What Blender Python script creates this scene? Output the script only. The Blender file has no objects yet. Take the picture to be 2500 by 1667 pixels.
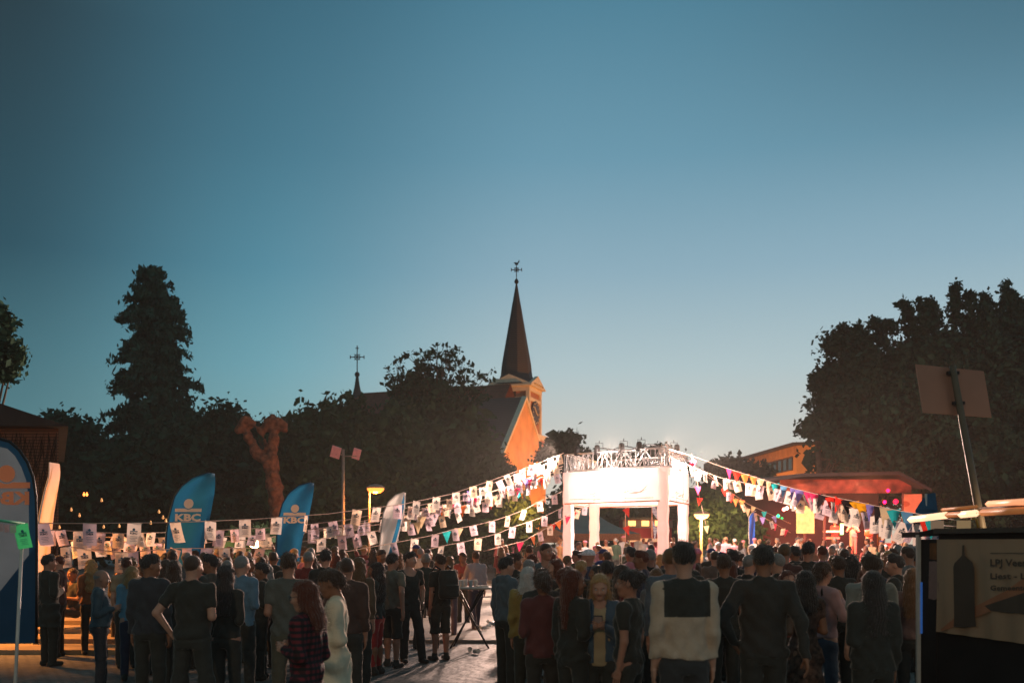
import bpy, math, random
import numpy as np
from mathutils import Vector, Matrix, Euler
R = math.radians
random.seed(7); np.random.seed(7)
sc = bpy.context.scene
C = sc.collection

# ------------------------------------------------------------------ camera
F = 2430.0; W = 2500.0; HH = 1667.0; HOR = 1325.0; CH = 1.85
cd = bpy.data.cameras.new('camera'); cam = bpy.data.objects.new('camera', cd); C.objects.link(cam)
cam.location = (0, 0, CH); cam.rotation_euler = (R(90), 0, 0)
cd.sensor_width = 36; cd.lens = 36 * F / W; cd.shift_y = (HOR - HH / 2) / W
cd.clip_start = 0.1; cd.clip_end = 3000
cd.dof.use_dof = True; cd.dof.focus_distance = 17; cd.dof.aperture_fstop = 1.8
sc.camera = cam

def P(px, py, D):
    return Vector(((px - 1250) / F * D, D, CH + (HOR - py) / F * D))

def s2l(c):
    return tuple(((v / 255 + .055) / 1.055) ** 2.4 if v > 10 else v / 255 / 12.92 for v in c)

# ------------------------------------------------------------------ sky
sc.view_settings.view_transform = 'Standard'; sc.view_settings.look = 'None'
sc.view_settings.exposure = 0; sc.view_settings.gamma = 1
wd = bpy.data.worlds.new('World'); sc.world = wd; wd.use_nodes = True
nt = wd.node_tree; nt.nodes.clear(); N = nt.nodes.new; L = nt.links.new
out = N('ShaderNodeOutputWorld'); bg = N('ShaderNodeBackground'); L(bg.outputs[0], out.inputs[0])
tc = N('ShaderNodeTexCoord'); sep = N('ShaderNodeSeparateXYZ'); L(tc.outputs['Generated'], sep.inputs[0])
def wmath(op, a, b=None, clamp=False):
    m = N('ShaderNodeMath'); m.operation = op; m.use_clamp = clamp
    for i, v in enumerate((a, b)):
        if v is None: continue
        if isinstance(v, (int, float)): m.inputs[i].default_value = v
        else: L(v, m.inputs[i])
    return m.outputs[0]
def wramp(fac, stops):
    r = N('ShaderNodeValToRGB'); L(fac, r.inputs[0]); cr = r.color_ramp; cr.interpolation = 'B_SPLINE' if 0 else 'LINEAR'
    while len(cr.elements) < len(stops): cr.elements.new(0.5)
    for e, (p, c) in zip(cr.elements, stops):
        e.position = p; e.color = (*s2l(c), 1)
    return r.outputs[0]
elev = wmath('MAXIMUM', sep.outputs['Z'], 0.0)
# azimuth factor: 0 at the left of the view, 1 towards the afterglow at the right of centre
azr = wmath('ARCTAN2', sep.outputs['X'], sep.outputs['Y'])
az = N('ShaderNodeMapRange'); az.interpolation_type = 'SMOOTHSTEP'
L(azr, az.inputs[0]); az.inputs[1].default_value = -0.27; az.inputs[2].default_value = 0.06
az0 = N('ShaderNodeMapRange'); L(azr, az0.inputs[0]); az0.inputs[1].default_value = -.50; az0.inputs[2].default_value = -.20; az0.interpolation_type = 'SMOOTHSTEP'
far = N('ShaderNodeMapRange'); far.interpolation_type = 'SMOOTHSTEP'
L(wmath('ABSOLUTE', azr), far.inputs[0]); far.inputs[1].default_value = 0.50; far.inputs[2].default_value = 1.5
far.inputs[3].default_value = 1; far.inputs[4].default_value = 0.85
left = wramp(elev, [(0, (96, 138, 142)), (.05, (88, 132, 138)), (.11, (76, 122, 132)), (.18, (60, 104, 116)), (.26, (38, 76, 90)), (.44, (36, 57, 66)), (.6, (70, 100, 108)), (1, (86, 122, 132))])  # dark upper stops include a vignette at the view's top left
right = wramp(elev, [(0, (212, 200, 180)), (.05, (205, 202, 190)), (.11, (195, 199, 194)), (.17, (172, 193, 198)), (.26, (137, 170, 186)), (.36, (102, 148, 169)), (.48, (75, 125, 147)), (.7, (82, 128, 144)), (1, (86, 122, 132))])
cz_ = N('ShaderNodeMapRange'); cz_.interpolation_type = 'SMOOTHSTEP'; L(elev, cz_.inputs[0]); cz_.inputs[1].default_value = .27; cz_.inputs[2].default_value = .46
ca_ = N('ShaderNodeMapRange'); ca_.interpolation_type = 'SMOOTHSTEP'; L(azr, ca_.inputs[0]); ca_.inputs[1].default_value = .1; ca_.inputs[2].default_value = .52
cdim = wmath('SUBTRACT', 1.0, wmath('MULTIPLY', wmath('MULTIPLY', cz_.outputs[0], ca_.outputs[0]), .33))  # vignette put into the sky colour at the view's top right
middle = wramp(elev, [(0, (148, 172, 168)), (.05, (138, 174, 174)), (.11, (124, 168, 174)), (.17, (106, 160, 174)), (.26, (80, 136, 156)), (.36, (66, 116, 136)), (.48, (54, 98, 117)), (.7, (76, 114, 126)), (1, (86, 122, 132))])
m0 = N('ShaderNodeMix'); m0.data_type = 'RGBA'; L(az0.outputs[0], m0.inputs[0]); L(left, m0.inputs[6]); L(middle, m0.inputs[7]); left = m0.outputs[2]
mx = N('ShaderNodeMix'); mx.data_type = 'RGBA'; L(az.outputs[0], mx.inputs[0]); L(left, mx.inputs[6]); L(right, mx.inputs[7])
dim = N('ShaderNodeVectorMath'); dim.operation = 'SCALE'; L(mx.outputs[2], dim.inputs[0]); L(wmath('MULTIPLY', far.outputs[0], cdim), dim.inputs['Scale'])
sky = N('ShaderNodeTexSky'); sky.sky_type = 'NISHITA'; sky.sun_disc = False
sky.sun_elevation = R(-2.0); sky.sun_rotation = R(14); sky.altitude = 50
sks = N('ShaderNodeVectorMath'); sks.operation = 'SCALE'; L(sky.outputs[0], sks.inputs[0]); sks.inputs['Scale'].default_value = 0.02
add = N('ShaderNodeVectorMath'); add.operation = 'ADD'; L(dim.outputs[0], add.inputs[0]); L(sks.outputs[0], add.inputs[1])
L(add.outputs[0], bg.inputs[0]); bg.inputs[1].default_value = 1.06

# ------------------------------------------------------------------ lamps (fixtures, where there are any, are built further down)
def light(name, kind, loc, power, col, size=.15, target=None, angle=None, blend=.5, sx=None, sy=None):
    ld = bpy.data.lights.new(name, kind); ld.energy = power; ld.color = col
    if kind == 'AREA':
        ld.shape = 'RECTANGLE'; ld.size = sx; ld.size_y = sy
    else: ld.shadow_soft_size = size
    if kind == 'SPOT': ld.spot_size = R(angle); ld.spot_blend = blend
    o = bpy.data.objects.new(name, ld); C.objects.link(o); o.location = loc
    if target is not None:
        d = Vector(target) - Vector(loc); o.rotation_euler = d.to_track_quat('-Z', 'Y').to_euler()
    return o
SOD = (1.0, .36, .07); WARM = (1.0, .62, .40); WHITE = (1.0, .66, .52)
# the gate tower's own floodlights, then lights put inside it
GC = Vector(((1520 - 1250) / F * 38, 38.2, 0))
for (dx, dy, tx, ty, pw) in ((-2.6, -1.4, -14, -12, 13000), (-.6, -2.3, -3, -18, 13000), (1.2, -2.6, 8, -18, 13000), (2.6, -1.2, 14, -8, 11000), (-3.2, 1.2, -14, -2, 8000), (3.0, 1.6, 14, 8, 8000)):
    light('lantern_light', 'SPOT', GC + Vector((dx, dy, 5.35)), pw, WHITE, .12, target=GC + Vector((tx, ty, .0)), angle=105, blend=.6)
for (dx, dy) in ((-1.3, -1.0), (1.0, -1.5), (1.7, .6), (-.6, 1.4)): light('truss_fill_light', 'POINT', GC + Vector((dx * .7, dy * .7, 4.98)), 130, (1, .8, .70), .1)  # added lights that brighten the truss like lantern spill
light('gate_inner_light', 'POINT', GC + Vector((0.1, .1, 4.3)), 90, (1, .8, .74), .3)
light('gate_inner_light', 'POINT', GC + Vector((0.1, .1, 3.0)), 380, (1, .74, .68), .3)  # added to brighten the crowd round the gate
# sodium street lamps
L1 = P(917, 1190, 45); L2 = P(1712, 1254, 50); L3 = P(622, 1318, 33)
light('street_lamp_or_fill_light', 'POINT', L1 + Vector((0, -.1, -.25)), 1100, SOD, .18)
light('street_lamp_or_fill_light', 'POINT', L2 + Vector((0, -.1, -.28)), 2800, (1, .5, .14), .18)
light('assumed_tree_lamp', 'POINT', P(1288, 1236, 41.2), 420, SOD, .15)  # assumed light that turns the small tree orange, has no fixture
light('street_lamp_or_fill_light', 'POINT', L3 + Vector((0, -.3, -.1)), 420, (1, .6, .25), .12)
light('street_lamp_or_fill_light', 'SPOT', (-11.3, 18.6, 4.1), 3600, SOD, .2, target=(-8.3, 19.2, .2), angle=98, blend=.8)  # assumed street lamp out of view at the left, lights the steps
# flood lighting of the church gable and of the flat roofed building by assumed, unseen lamps
light('assumed_church_floodlight', 'SPOT', (18.5, 83, 3.5), 24000, SOD, .3, target=(0.8, 92, 12), angle=66)
light('assumed_building_floodlight', 'SPOT', (18.6, 86, 2.6), 3800, SOD, .3, target=(23.6, 90, 8), angle=110)
light('assumed_building_floodlight', 'SPOT', (26, 71, 4), 6500, SOD, .3, target=(26, 84, 8.5), angle=80)
# stage lamps
light('stage_lamp', 'SPOT', (17.4, 49.75, 4.0), 3200, (1, .16, .16), .1, target=(17.6, 52, 2.2), angle=100)
light('stage_lamp', 'SPOT', (15.2, 49.7, 3.9), 2600, (1, .42, .14), .1, target=(16.6, 52, 2.0), angle=100)
light('stage_lamp', 'SPOT', (18.8, 44.6, 3.2), 260, (1, .16, .05), .1, target=(17.4, 53, 4.6), angle=80)
light('assumed_crowd_lamp', 'SPOT', (16.8, 48.0, 4.6), 9500, (1, .30, .14), .15, target=(13.2, 34, 1.2), angle=95)  # assumed spot that tints the crowd near the stage
light('stage_wash_lamp', 'POINT', (16.5, 46.5, 2.6), 520, (1, .24, .12), .2)
light('stage_side_lamp', 'POINT', (14.2, 49.0, 3.4), 300, (1, .6, .12), .2)
# stall lamps and an assumed warm fill light behind the camera
light('stall_lamp', 'POINT', (4.95, 9.9, 2.02), 9, (1, .72, .42), .05)
light('street_lamp_or_fill_light', 'POINT', (-7, -13, 8), 1900, (1, .74, .46), .5)  # assumed light without a fixture, brightens the people in front
sd = bpy.data.lights.new('sun', 'SUN'); sd.energy = .015; sd.angle = R(12); sd.color = (1, .8, .6)
so = bpy.data.objects.new('sun', sd); C.objects.link(so); so.rotation_euler = (R(86), 0, R(180 - 14))

# ------------------------------------------------------------------ materials
_mc = {}
def mat(name, col, rough=.8, var=.12, vs=6.0, bump=0.0, bs=40.0, emit=None, es=0.0, transl=0.0, metal=0.0, coord='Object', spec=.3, hair=False):
    key = (name, tuple(col), rough, var, bump, emit, es, transl, metal)
    if key in _mc: return _mc[key]
    m = bpy.data.materials.new(name); m.use_nodes = True; t = m.node_tree
    b = t.nodes['Principled BSDF']; c = s2l(col)
    b.inputs['Roughness'].default_value = rough; b.inputs['Metallic'].default_value = metal
    b.inputs['Specular IOR Level'].default_value = spec
    if name in ('cloth', 'hair'): b.inputs['Sheen Weight'].default_value = .45; b.inputs['Sheen Roughness'].default_value = .35; b.inputs['Sheen Tint'].default_value = (1, .86, .74, 1)
    co = t.nodes.new('ShaderNodeTexCoord'); mp = t.nodes.new('ShaderNodeMapping')
    t.links.new(co.outputs[coord], mp.inputs[0])
    if hair: mp.inputs['Scale'].default_value = (8, 8, 1.0)
    n = t.nodes.new('ShaderNodeTexNoise'); n.inputs['Scale'].default_value = vs; n.inputs['Detail'].default_value = 4
    t.links.new(mp.outputs[0], n.inputs['Vector'])
    r = t.nodes.new('ShaderNodeValToRGB'); t.links.new(n.outputs[0], r.inputs[0])
    r.color_ramp.elements[0].position = .3; r.color_ramp.elements[1].position = .7
    r.color_ramp.elements[0].color = (*[v * (1 - var) for v in c], 1); r.color_ramp.elements[1].color = (*[min(1, v * (1 + var)) for v in c], 1)
    t.links.new(r.outputs[0], b.inputs['Base Color'])
    if bump:
        n2 = t.nodes.new('ShaderNodeTexNoise'); n2.inputs['Scale'].default_value = bs; n2.inputs['Detail'].default_value = 3
        t.links.new(mp.outputs[0], n2.inputs['Vector'])
        bp = t.nodes.new('ShaderNodeBump'); bp.inputs['Strength'].default_value = bump; bp.inputs['Distance'].default_value = .02
        t.links.new(n2.outputs[0], bp.inputs['Height']); t.links.new(bp.outputs[0], b.inputs['Normal'])
    if emit:
        b.inputs['Emission Color'].default_value = (*s2l(emit), 1); b.inputs['Emission Strength'].default_value = es
    if transl:
        tr = t.nodes.new('ShaderNodeBsdfTranslucent'); t.links.new(r.outputs[0], tr.inputs[0])
        ms = t.nodes.new('ShaderNodeMixShader'); ms.inputs[0].default_value = transl
        t.links.new(b.outputs[0], ms.inputs[1]); t.links.new(tr.outputs[0], ms.inputs[2])
        t.links.new(ms.outputs[0], t.nodes['Material Output'].inputs[0])
    _mc[key] = m
    return m

def stripe_mat(name, c1, c2, scale, axis='Z', rough=.8, plaid=False):
    m = bpy.data.materials.new(name); m.use_nodes = True; t = m.node_tree; b = t.nodes['Principled BSDF']
    b.inputs['Roughness'].default_value = rough
    co = t.nodes.new('ShaderNodeTexCoord')
    def wave(ax):
        w = t.nodes.new('ShaderNodeTexWave'); w.bands_direction = ax; w.inputs['Scale'].default_value = scale
        w.inputs['Distortion'].default_value = .4; t.links.new(co.outputs['Object'], w.inputs['Vector'])
        r = t.nodes.new('ShaderNodeValToRGB'); r.color_ramp.elements[0].position = .4; r.color_ramp.elements[1].position = .6
        t.links.new(w.outputs[0], r.inputs[0]); return r
    r = wave(axis); r.color_ramp.elements[0].color = (*s2l(c1), 1); r.color_ramp.elements[1].color = (*s2l(c2), 1)
    if plaid:
        r2 = wave('X'); r2.color_ramp.elements[0].color = (.25, .25, .25, 1); r2.color_ramp.elements[1].color = (1, 1, 1, 1)
        mm = t.nodes.new('ShaderNodeMix'); mm.data_type = 'RGBA'; mm.blend_type = 'MULTIPLY'; mm.inputs[0].default_value = 1
        t.links.new(r.outputs[0], mm.inputs[6]); t.links.new(r2.outputs[0], mm.inputs[7]); t.links.new(mm.outputs[2], b.inputs['Base Color'])
    else: t.links.new(r.outputs[0], b.inputs['Base Color'])
    return m

# ------------------------------------------------------------------ object helpers
def link(o, parent=None):
    C.objects.link(o)
    if parent is not None: o.parent = parent
    return o
def tag(o, label=None, cat=None, group=None, kind=None):
    if label: o['label'] = label
    if cat: o['category'] = cat
    if group: o['group'] = group
    if kind: o['kind'] = kind
    return o
def empty(name, loc=(0, 0, 0), rz=0, label=None, cat=None, group=None):
    o = bpy.data.objects.new(name, None); o.empty_display_size = .2; C.objects.link(o)
    o.location = loc; o.rotation_euler = (0, 0, rz)
    return tag(o, label, cat, group)
def mesh_np(name, V, Fc, mats=(), mi=None, smooth=False, nper=4):
    me = bpy.data.meshes.new(name); V = np.asarray(V, np.float32); Fc = np.asarray(Fc, np.int32)
    me.vertices.add(len(V)); me.vertices.foreach_set('co', V.ravel())
    nf = len(Fc); me.loops.add(nf * nper); me.loops.foreach_set('vertex_index', Fc.ravel())
    me.polygons.add(nf); me.polygons.foreach_set('loop_start', np.arange(nf, dtype=np.int32) * nper)
    if smooth: me.polygons.foreach_set('use_smooth', np.ones(nf, bool))
    for m in mats: me.materials.append(m)
    if mi is not None: me.polygons.foreach_set('material_index', np.asarray(mi, np.int32))
    me.update(calc_edges=True); return me

class MB:
    def __init__(s): s.v = []; s.f = []; s.m = []; s.sm = []
    def add(s, vs, fs, mi=0, sm=False):
        o = len(s.v); s.v += [tuple(v) for v in vs]; s.f += [tuple(i + o for i in f) for f in fs]
        s.m += [mi] * len(fs); s.sm += [sm] * len(fs); return s
    def box(s, c, d, rot=None, mi=0):
        c = Vector(c); h = [x / 2 for x in d]; vs = []
        for z in (-1, 1):
            for (x, y) in ((-1, -1), (1, -1), (1, 1), (-1, 1)):
                p = Vector((x * h[0], y * h[1], z * h[2]))
                if rot is not None: p = rot @ p
                vs.append(c + p)
        return s.add(vs, [(3, 2, 1, 0), (4, 5, 6, 7), (0, 1, 5, 4), (1, 2, 6, 5), (2, 3, 7, 6), (3, 0, 4, 7)], mi)
    def hull8(s, vs, mi=0):
        return s.add(vs, [(3, 2, 1, 0), (4, 5, 6, 7), (0, 1, 5, 4), (1, 2, 6, 5), (2, 3, 7, 6), (3, 0, 4, 7)], mi)
    def tube(s, pts, r, n=8, mi=0, caps=True):
        pts = [Vector(p) for p in pts]; rs = r if isinstance(r, (list, tuple)) else [r] * len(pts); vs = []
        for i, p in enumerate(pts):
            t = (pts[min(i + 1, len(pts) - 1)] - pts[max(i - 1, 0)]).normalized()
            u = t.cross(Vector((0, 0, 1)));
            if u.length < .05: u = t.cross(Vector((0, 1, 0)))
            u.normalize(); w = t.cross(u)
            for k in range(n):
                a = 2 * math.pi * k / n; vs.append(p + u * math.cos(a) * rs[i] + w * math.sin(a) * rs[i])
        fs = [(i * n + k, i * n + (k + 1) % n, (i + 1) * n + (k + 1) % n, (i + 1) * n + k) for i in range(len(pts) - 1) for k in range(n)]
        if caps: fs += [tuple(range(n - 1, -1, -1)), tuple((len(pts) - 1) * n + k for k in range(n))]
        return s.add(vs, fs, mi, True)
    def lathe(s, c, prof, n=16, mi=0):
        c = Vector(c); vs = []
        for (r, z) in prof:
            for k in range(n):
                a = 2 * math.pi * k / n; vs.append(c + Vector((r * math.cos(a), r * math.sin(a), z)))
        fs = [(i * n + k, i * n + (k + 1) % n, (i + 1) * n + (k + 1) % n, (i + 1) * n + k) for i in range(len(prof) - 1) for k in range(n)]
        fs += [tuple(range(n - 1, -1, -1)), tuple((len(prof) - 1) * n + k for k in range(n))]
        return s.add(vs, fs, mi, True)
    def slab(s, poly, off, mi=0):
        n = len(poly); off = Vector(off); a = [Vector(p) for p in poly]; vs = a + [p + off for p in a]
        fs = [tuple(range(n)), tuple(range(2 * n - 1, n - 1, -1))] + [(i, i + n, (i + 1) % n + n, (i + 1) % n) for i in range(n)]
        return s.add(vs, fs, mi)
    def mesh(s, name, mats):
        me = bpy.data.meshes.new(name); me.from_pydata(s.v, [], s.f)
        for m in (mats if isinstance(mats, (list, tuple)) else [mats]): me.materials.append(m)
        me.polygons.foreach_set('material_index', s.m); me.polygons.foreach_set('use_smooth', s.sm); me.update(); return me
    def build(s, name, mats, parent=None):
        return link(bpy.data.objects.new(name, s.mesh(name, mats)), parent)

def text_mesh(txt, size=1.0, bold=.03, sx=1.0):
    cu = bpy.data.curves.new('t', 'FONT'); cu.body = txt; cu.size = size; cu.offset = bold * size
    cu.align_x = 'CENTER'; cu.resolution_u = 2
    o = bpy.data.objects.new('t', cu); C.objects.link(o); bpy.context.view_layer.update()
    me = bpy.data.meshes.new_from_object(o); vs = [(v.co.x * sx, v.co.y) for v in me.vertices]; fs = [tuple(p.vertices) for p in me.polygons]
    bpy.data.objects.remove(o); bpy.data.curves.remove(cu); bpy.data.meshes.remove(me)
    return vs, fs
KBC = text_mesh('KBC', 1.0, .045, 1.35)
_kx = [v[0] for v in KBC[0]]; _ky = [v[1] for v in KBC[0]]
KBC = ([((x - (min(_kx) + max(_kx)) / 2) / (max(_kx) - min(_kx)), (y - min(_ky)) / (max(_ky) - min(_ky))) for x, y in KBC[0]], KBC[1])
def logo2d(w):
    """disc, curved bar and letters; returns 2D verts / faces, width w, origin at the centre of the letters' foot"""
    vs = [(x * w, y * w * .30) for x, y in KBC[0]]; fs = list(KBC[1])
    o = len(vs); n = 20; r = w * .19; cy = w * (.30 + .10 + .10 + .19)
    vs += [(r * math.cos(2 * math.pi * k / n), cy + r * math.sin(2 * math.pi * k / n)) for k in range(n)]; fs.append(tuple(range(o, o + n)))
    m = 16; o = len(vs); y0 = w * .37; y1 = w * .50; rr = r * 1.2
    for i in range(m + 1):
        x = -w * .52 + w * 1.04 * i / m
        t = y1
        if abs(x) < rr: t = min(y1, cy - math.sqrt(rr * rr - x * x))
        vs += [(x, y0), (x, max(t, y0 + .01 * w))]
    fs += [(o + 2 * i, o + 2 * i + 2, o + 2 * i + 3, o + 2 * i + 1) for i in range(m)]
    return vs, fs

# ------------------------------------------------------------------ implicit surfaces
def smin(a, b, k):
    h = np.clip(.5 + .5 * (b - a) / k, 0, 1); return b * (1 - h) + a * h - k * h * (1 - h)
def nz(X, Y, Z, f, seed=0):
    a = seed * 1.7
    return (np.sin(f * X + 1.3 * np.sin(f * .7 * Y + a) + a) * np.sin(f * .9 * Y + 1.1 * np.sin(f * .8 * Z + a * 2)) +
            np.sin(f * .8 * Z + 1.7 * np.sin(f * .6 * X + a * 3) + f * .5 * Y)) * .5
class SDF:
    def __init__(s, lo, hi, h):
        s.lo = np.array(lo, float); s.h = h; s.n = np.ceil((np.array(hi) - s.lo) / h).astype(int) + 1
        s.ax = [(s.lo[i] + np.arange(s.n[i]) * h).astype(np.float32) for i in range(3)]
        s.F = np.full(s.n, 9., np.float32)
    def reg(s, lo, hi):
        i0 = np.clip(((np.array(lo) - s.lo) / s.h).astype(int) - 1, 0, s.n); i1 = np.clip(((np.array(hi) - s.lo) / s.h).astype(int) + 3, 0, s.n)
        sl = tuple(slice(a, b) for a, b in zip(i0, i1))
        return sl, s.ax[0][sl[0], None, None], s.ax[1][None, sl[1], None], s.ax[2][None, None, sl[2]]
    def put(s, sl, d, k):
        if d.size: s.F[sl] = smin(s.F[sl], d, k)
    def cone(s, a, b, r1, r2, k=.02):
        a = np.array(a, float); b = np.array(b, float); m = max(r1, r2) + k + s.h
        sl, X, Y, Z = s.reg(np.minimum(a, b) - m, np.maximum(a, b) + m); ba = b - a
        t = np.clip(((X - a[0]) * ba[0] + (Y - a[1]) * ba[1] + (Z - a[2]) * ba[2]) / max(ba @ ba, 1e-9), 0, 1)
        d = np.sqrt((X - a[0] - t * ba[0]) ** 2 + (Y - a[1] - t * ba[1]) ** 2 + (Z - a[2] - t * ba[2]) ** 2) - (r1 + (r2 - r1) * t)
        s.put(sl, d, k)
    def ell(s, c, r, k=.02, sub=False):
        c = np.array(c, float); r = np.array(r, float); sl, X, Y, Z = s.reg(c - r - k - s.h * 2, c + r + k + s.h * 2)
        q = np.sqrt(((X - c[0]) / r[0]) ** 2 + ((Y - c[1]) / r[1]) ** 2 + ((Z - c[2]) / r[2]) ** 2); d = (q - 1) * r.min()
        if sub: s.F[sl] = -smin(-s.F[sl], d, k)
        else: s.put(sl, d, k)
    def slices(s, T, k=.03):
        T = np.array(T, float); m = T[:, 1].max() + k + .02
        sl, X, Y, Z = s.reg((T[:, 3].min() - m, T[:, 4].min() - m, T[0, 0] - k - s.h), (T[:, 3].max() + m, T[:, 4].max() + m, T[-1, 0] + k + s.h))
        z = Z.ravel(); g = lambda j: np.interp(z, T[:, 0], T[:, j])[None, None, :]
        rx, ry, cx, cy = g(1), g(2), g(3), g(4)
        d = (np.sqrt(((X - cx) / rx) ** 2 + ((Y - cy) / ry) ** 2) - 1) * np.minimum(rx, ry)
        d = np.maximum(d, np.maximum(T[0, 0] - Z, Z - T[-1, 0])); s.put(sl, d.astype(np.float32), k)
    def full(s): return s.ax[0][:, None, None], s.ax[1][None, :, None], s.ax[2][None, None, :]
    def cut(s, fn): s.F = np.maximum(s.F, fn(*s.full())).astype(np.float32)
    def warp(s, amp, f, seed=0): s.F += amp * nz(*s.full(), f, seed)
    def mesh(s):
        F_ = s.F; n = F_.shape; I = F_ < 0
        c = [(0, 0, 0), (1, 0, 0), (0, 1, 0), (1, 1, 0), (0, 0, 1), (1, 0, 1), (0, 1, 1), (1, 1, 1)]
        g = lambda A, d: A[d[0]:n[0] - 1 + d[0], d[1]:n[1] - 1 + d[1], d[2]:n[2] - 1 + d[2]]
        cnt = sum(g(I, d).astype(np.int8) for d in c); act = (cnt > 0) & (cnt < 8); ia = np.argwhere(act)
        if not len(ia): return np.zeros((0, 3)), np.zeros((0, 4), int)
        idx = -np.ones(act.shape, np.int64); idx[act] = np.arange(len(ia))
        vals = [g(F_, d)[act] for d in c]; acc = np.zeros((len(ia), 3)); num = np.zeros(len(ia))
        for a in range(8):
            for b in range(a + 1, 8):
                da, db = np.array(c[a]), np.array(c[b])
                if np.abs(da - db).sum() != 1: continue
                m = (vals[a] < 0) != (vals[b] < 0); t = np.where(m, vals[a] / np.where(m, vals[a] - vals[b], 1), 0)
                acc += m[:, None] * (da + t[:, None] * (db - da)); num += m
        V = s.lo + (ia + acc / num[:, None]) * s.h; Q = []
        for ax in range(3):
            u, v = (ax + 1) % 3, (ax + 2) % 3
            A = np.moveaxis(I, ax, 0); e = A[:-1] != A[1:]; e = np.moveaxis(e, 0, ax)
            P_ = np.argwhere(e); ok = (P_[:, u] > 0) & (P_[:, v] > 0) & (P_[:, u] < n[u] - 1) & (P_[:, v] < n[v] - 1); P_ = P_[ok]
            du = np.zeros(3, int); du[u] = 1; dv = np.zeros(3, int); dv[v] = 1
            q = [idx[tuple((P_ - o).T)] for o in (0 * du, du, du + dv, dv)]; q = np.stack(q, 1)
            flip = ~I[tuple(P_.T)]; q[flip] = q[flip][:, ::-1]; Q.append(q)
        Q = np.concatenate(Q); return V, Q[(Q >= 0).all(1)]

# ------------------------------------------------------------------ people
def head_sdf(h, face=True, fem=False):
    s = SDF((-.1, -.13, -.2), (.1, .135, .14), h)
    s.ell((0, -.012, .028), (.074, .095, .088), .01)
    s.ell((0, .018, -.04), (.056 if not fem else .053, .070, .077), .05)
    s.ell((0, .052, -.088), (.026, .026, .022), .03)
    s.cone((0, -.02, -.05), (0, -.035, -.17), .05 if not fem else .044, .055 if not fem else .046, .03)
    if face:
        s.cone((-.032, .078, .021), (.032, .078, .021), .011, .011, .02)
        for x in (-1, 1):
            s.ell((x * .03, .094, .003), (.018, .014, .012), .012, sub=True)
            s.ell((x * .04, .066, -.028), (.018, .02, .018), .03)
        s.cone((0, .086, .012), (0, .104, -.024), .008, .0125, .012)
        s.ell((.011, .096, -.03), (.008, .009, .006), .006); s.ell((-.011, .096, -.03), (.008, .009, .006), .006)
        s.cone((-.017, .081, -.053), (.017, .081, -.053), .0075, .0075, .008)
        s.ell((0, .09, -.0525), (.022, .006, .0022), .003, sub=True)
    for x in (-1, 1): s.ell((x * .077, -.008, -.004), (.010, .020, .032), .008)
    return s.mesh()
HEAD = {}
def get_head(lod, fem):
    k = (lod, fem)
    if k not in HEAD: HEAD[k] = head_sdf({0: .0065, 1: .010, 2: .016}[lod], lod < 2, fem)
    return HEAD[k]
def hand_sdf(grip=False):
    """right hand hanging down from the wrist: palm towards -X, thumb towards +Y"""
    s = SDF((-.09, -.06, -.22), (.04, .09, .04), .0045)
    s.cone((0, 0, .02), (0, 0, -.03), .026, .026, .01)
    s.cone((0, -.022, -.035), (0, -.026, -.085), .016, .014, .012)
    s.cone((0, .022, -.035), (0, .026, -.088), .016, .014, .012)
    s.cone((0, 0, -.03), (0, 0, -.088), .018, .014, .012)
    for i, (y, ln) in enumerate(((.030, .072), (.010, .080), (-.010, .074), (-.029, .060))):
        b = np.array((0, y, -.092)); c = .25 + .1 * i if not grip else 1.15
        p = b
        for j, fr in enumerate((.45, .32, .23)):
            a = c * (.5 + j * .9); q = p + np.array((-math.sin(a), 0.03 * (1 - i) * .3, -math.cos(a))) * ln * fr
            s.cone(p, q, .0088 - .0008 * j, .0080 - .0008 * j, .002); p = q
    t0 = np.array((-.006, .028, -.035)); t1 = t0 + np.array((-.016, .026, -.026)); t2 = t1 + np.array((-.016 if not grip else -.03, .010 if not grip else -.004, -.028))
    s.cone((0, .016, -.02), t0, .017, .014, .01); s.cone(t0, t1, .0125, .0105, .006); s.cone(t1, t2, .0100, .0085, .002)
    return s.mesh()
HAND = {False: hand_sdf(False), True: hand_sdf(True)}

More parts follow.
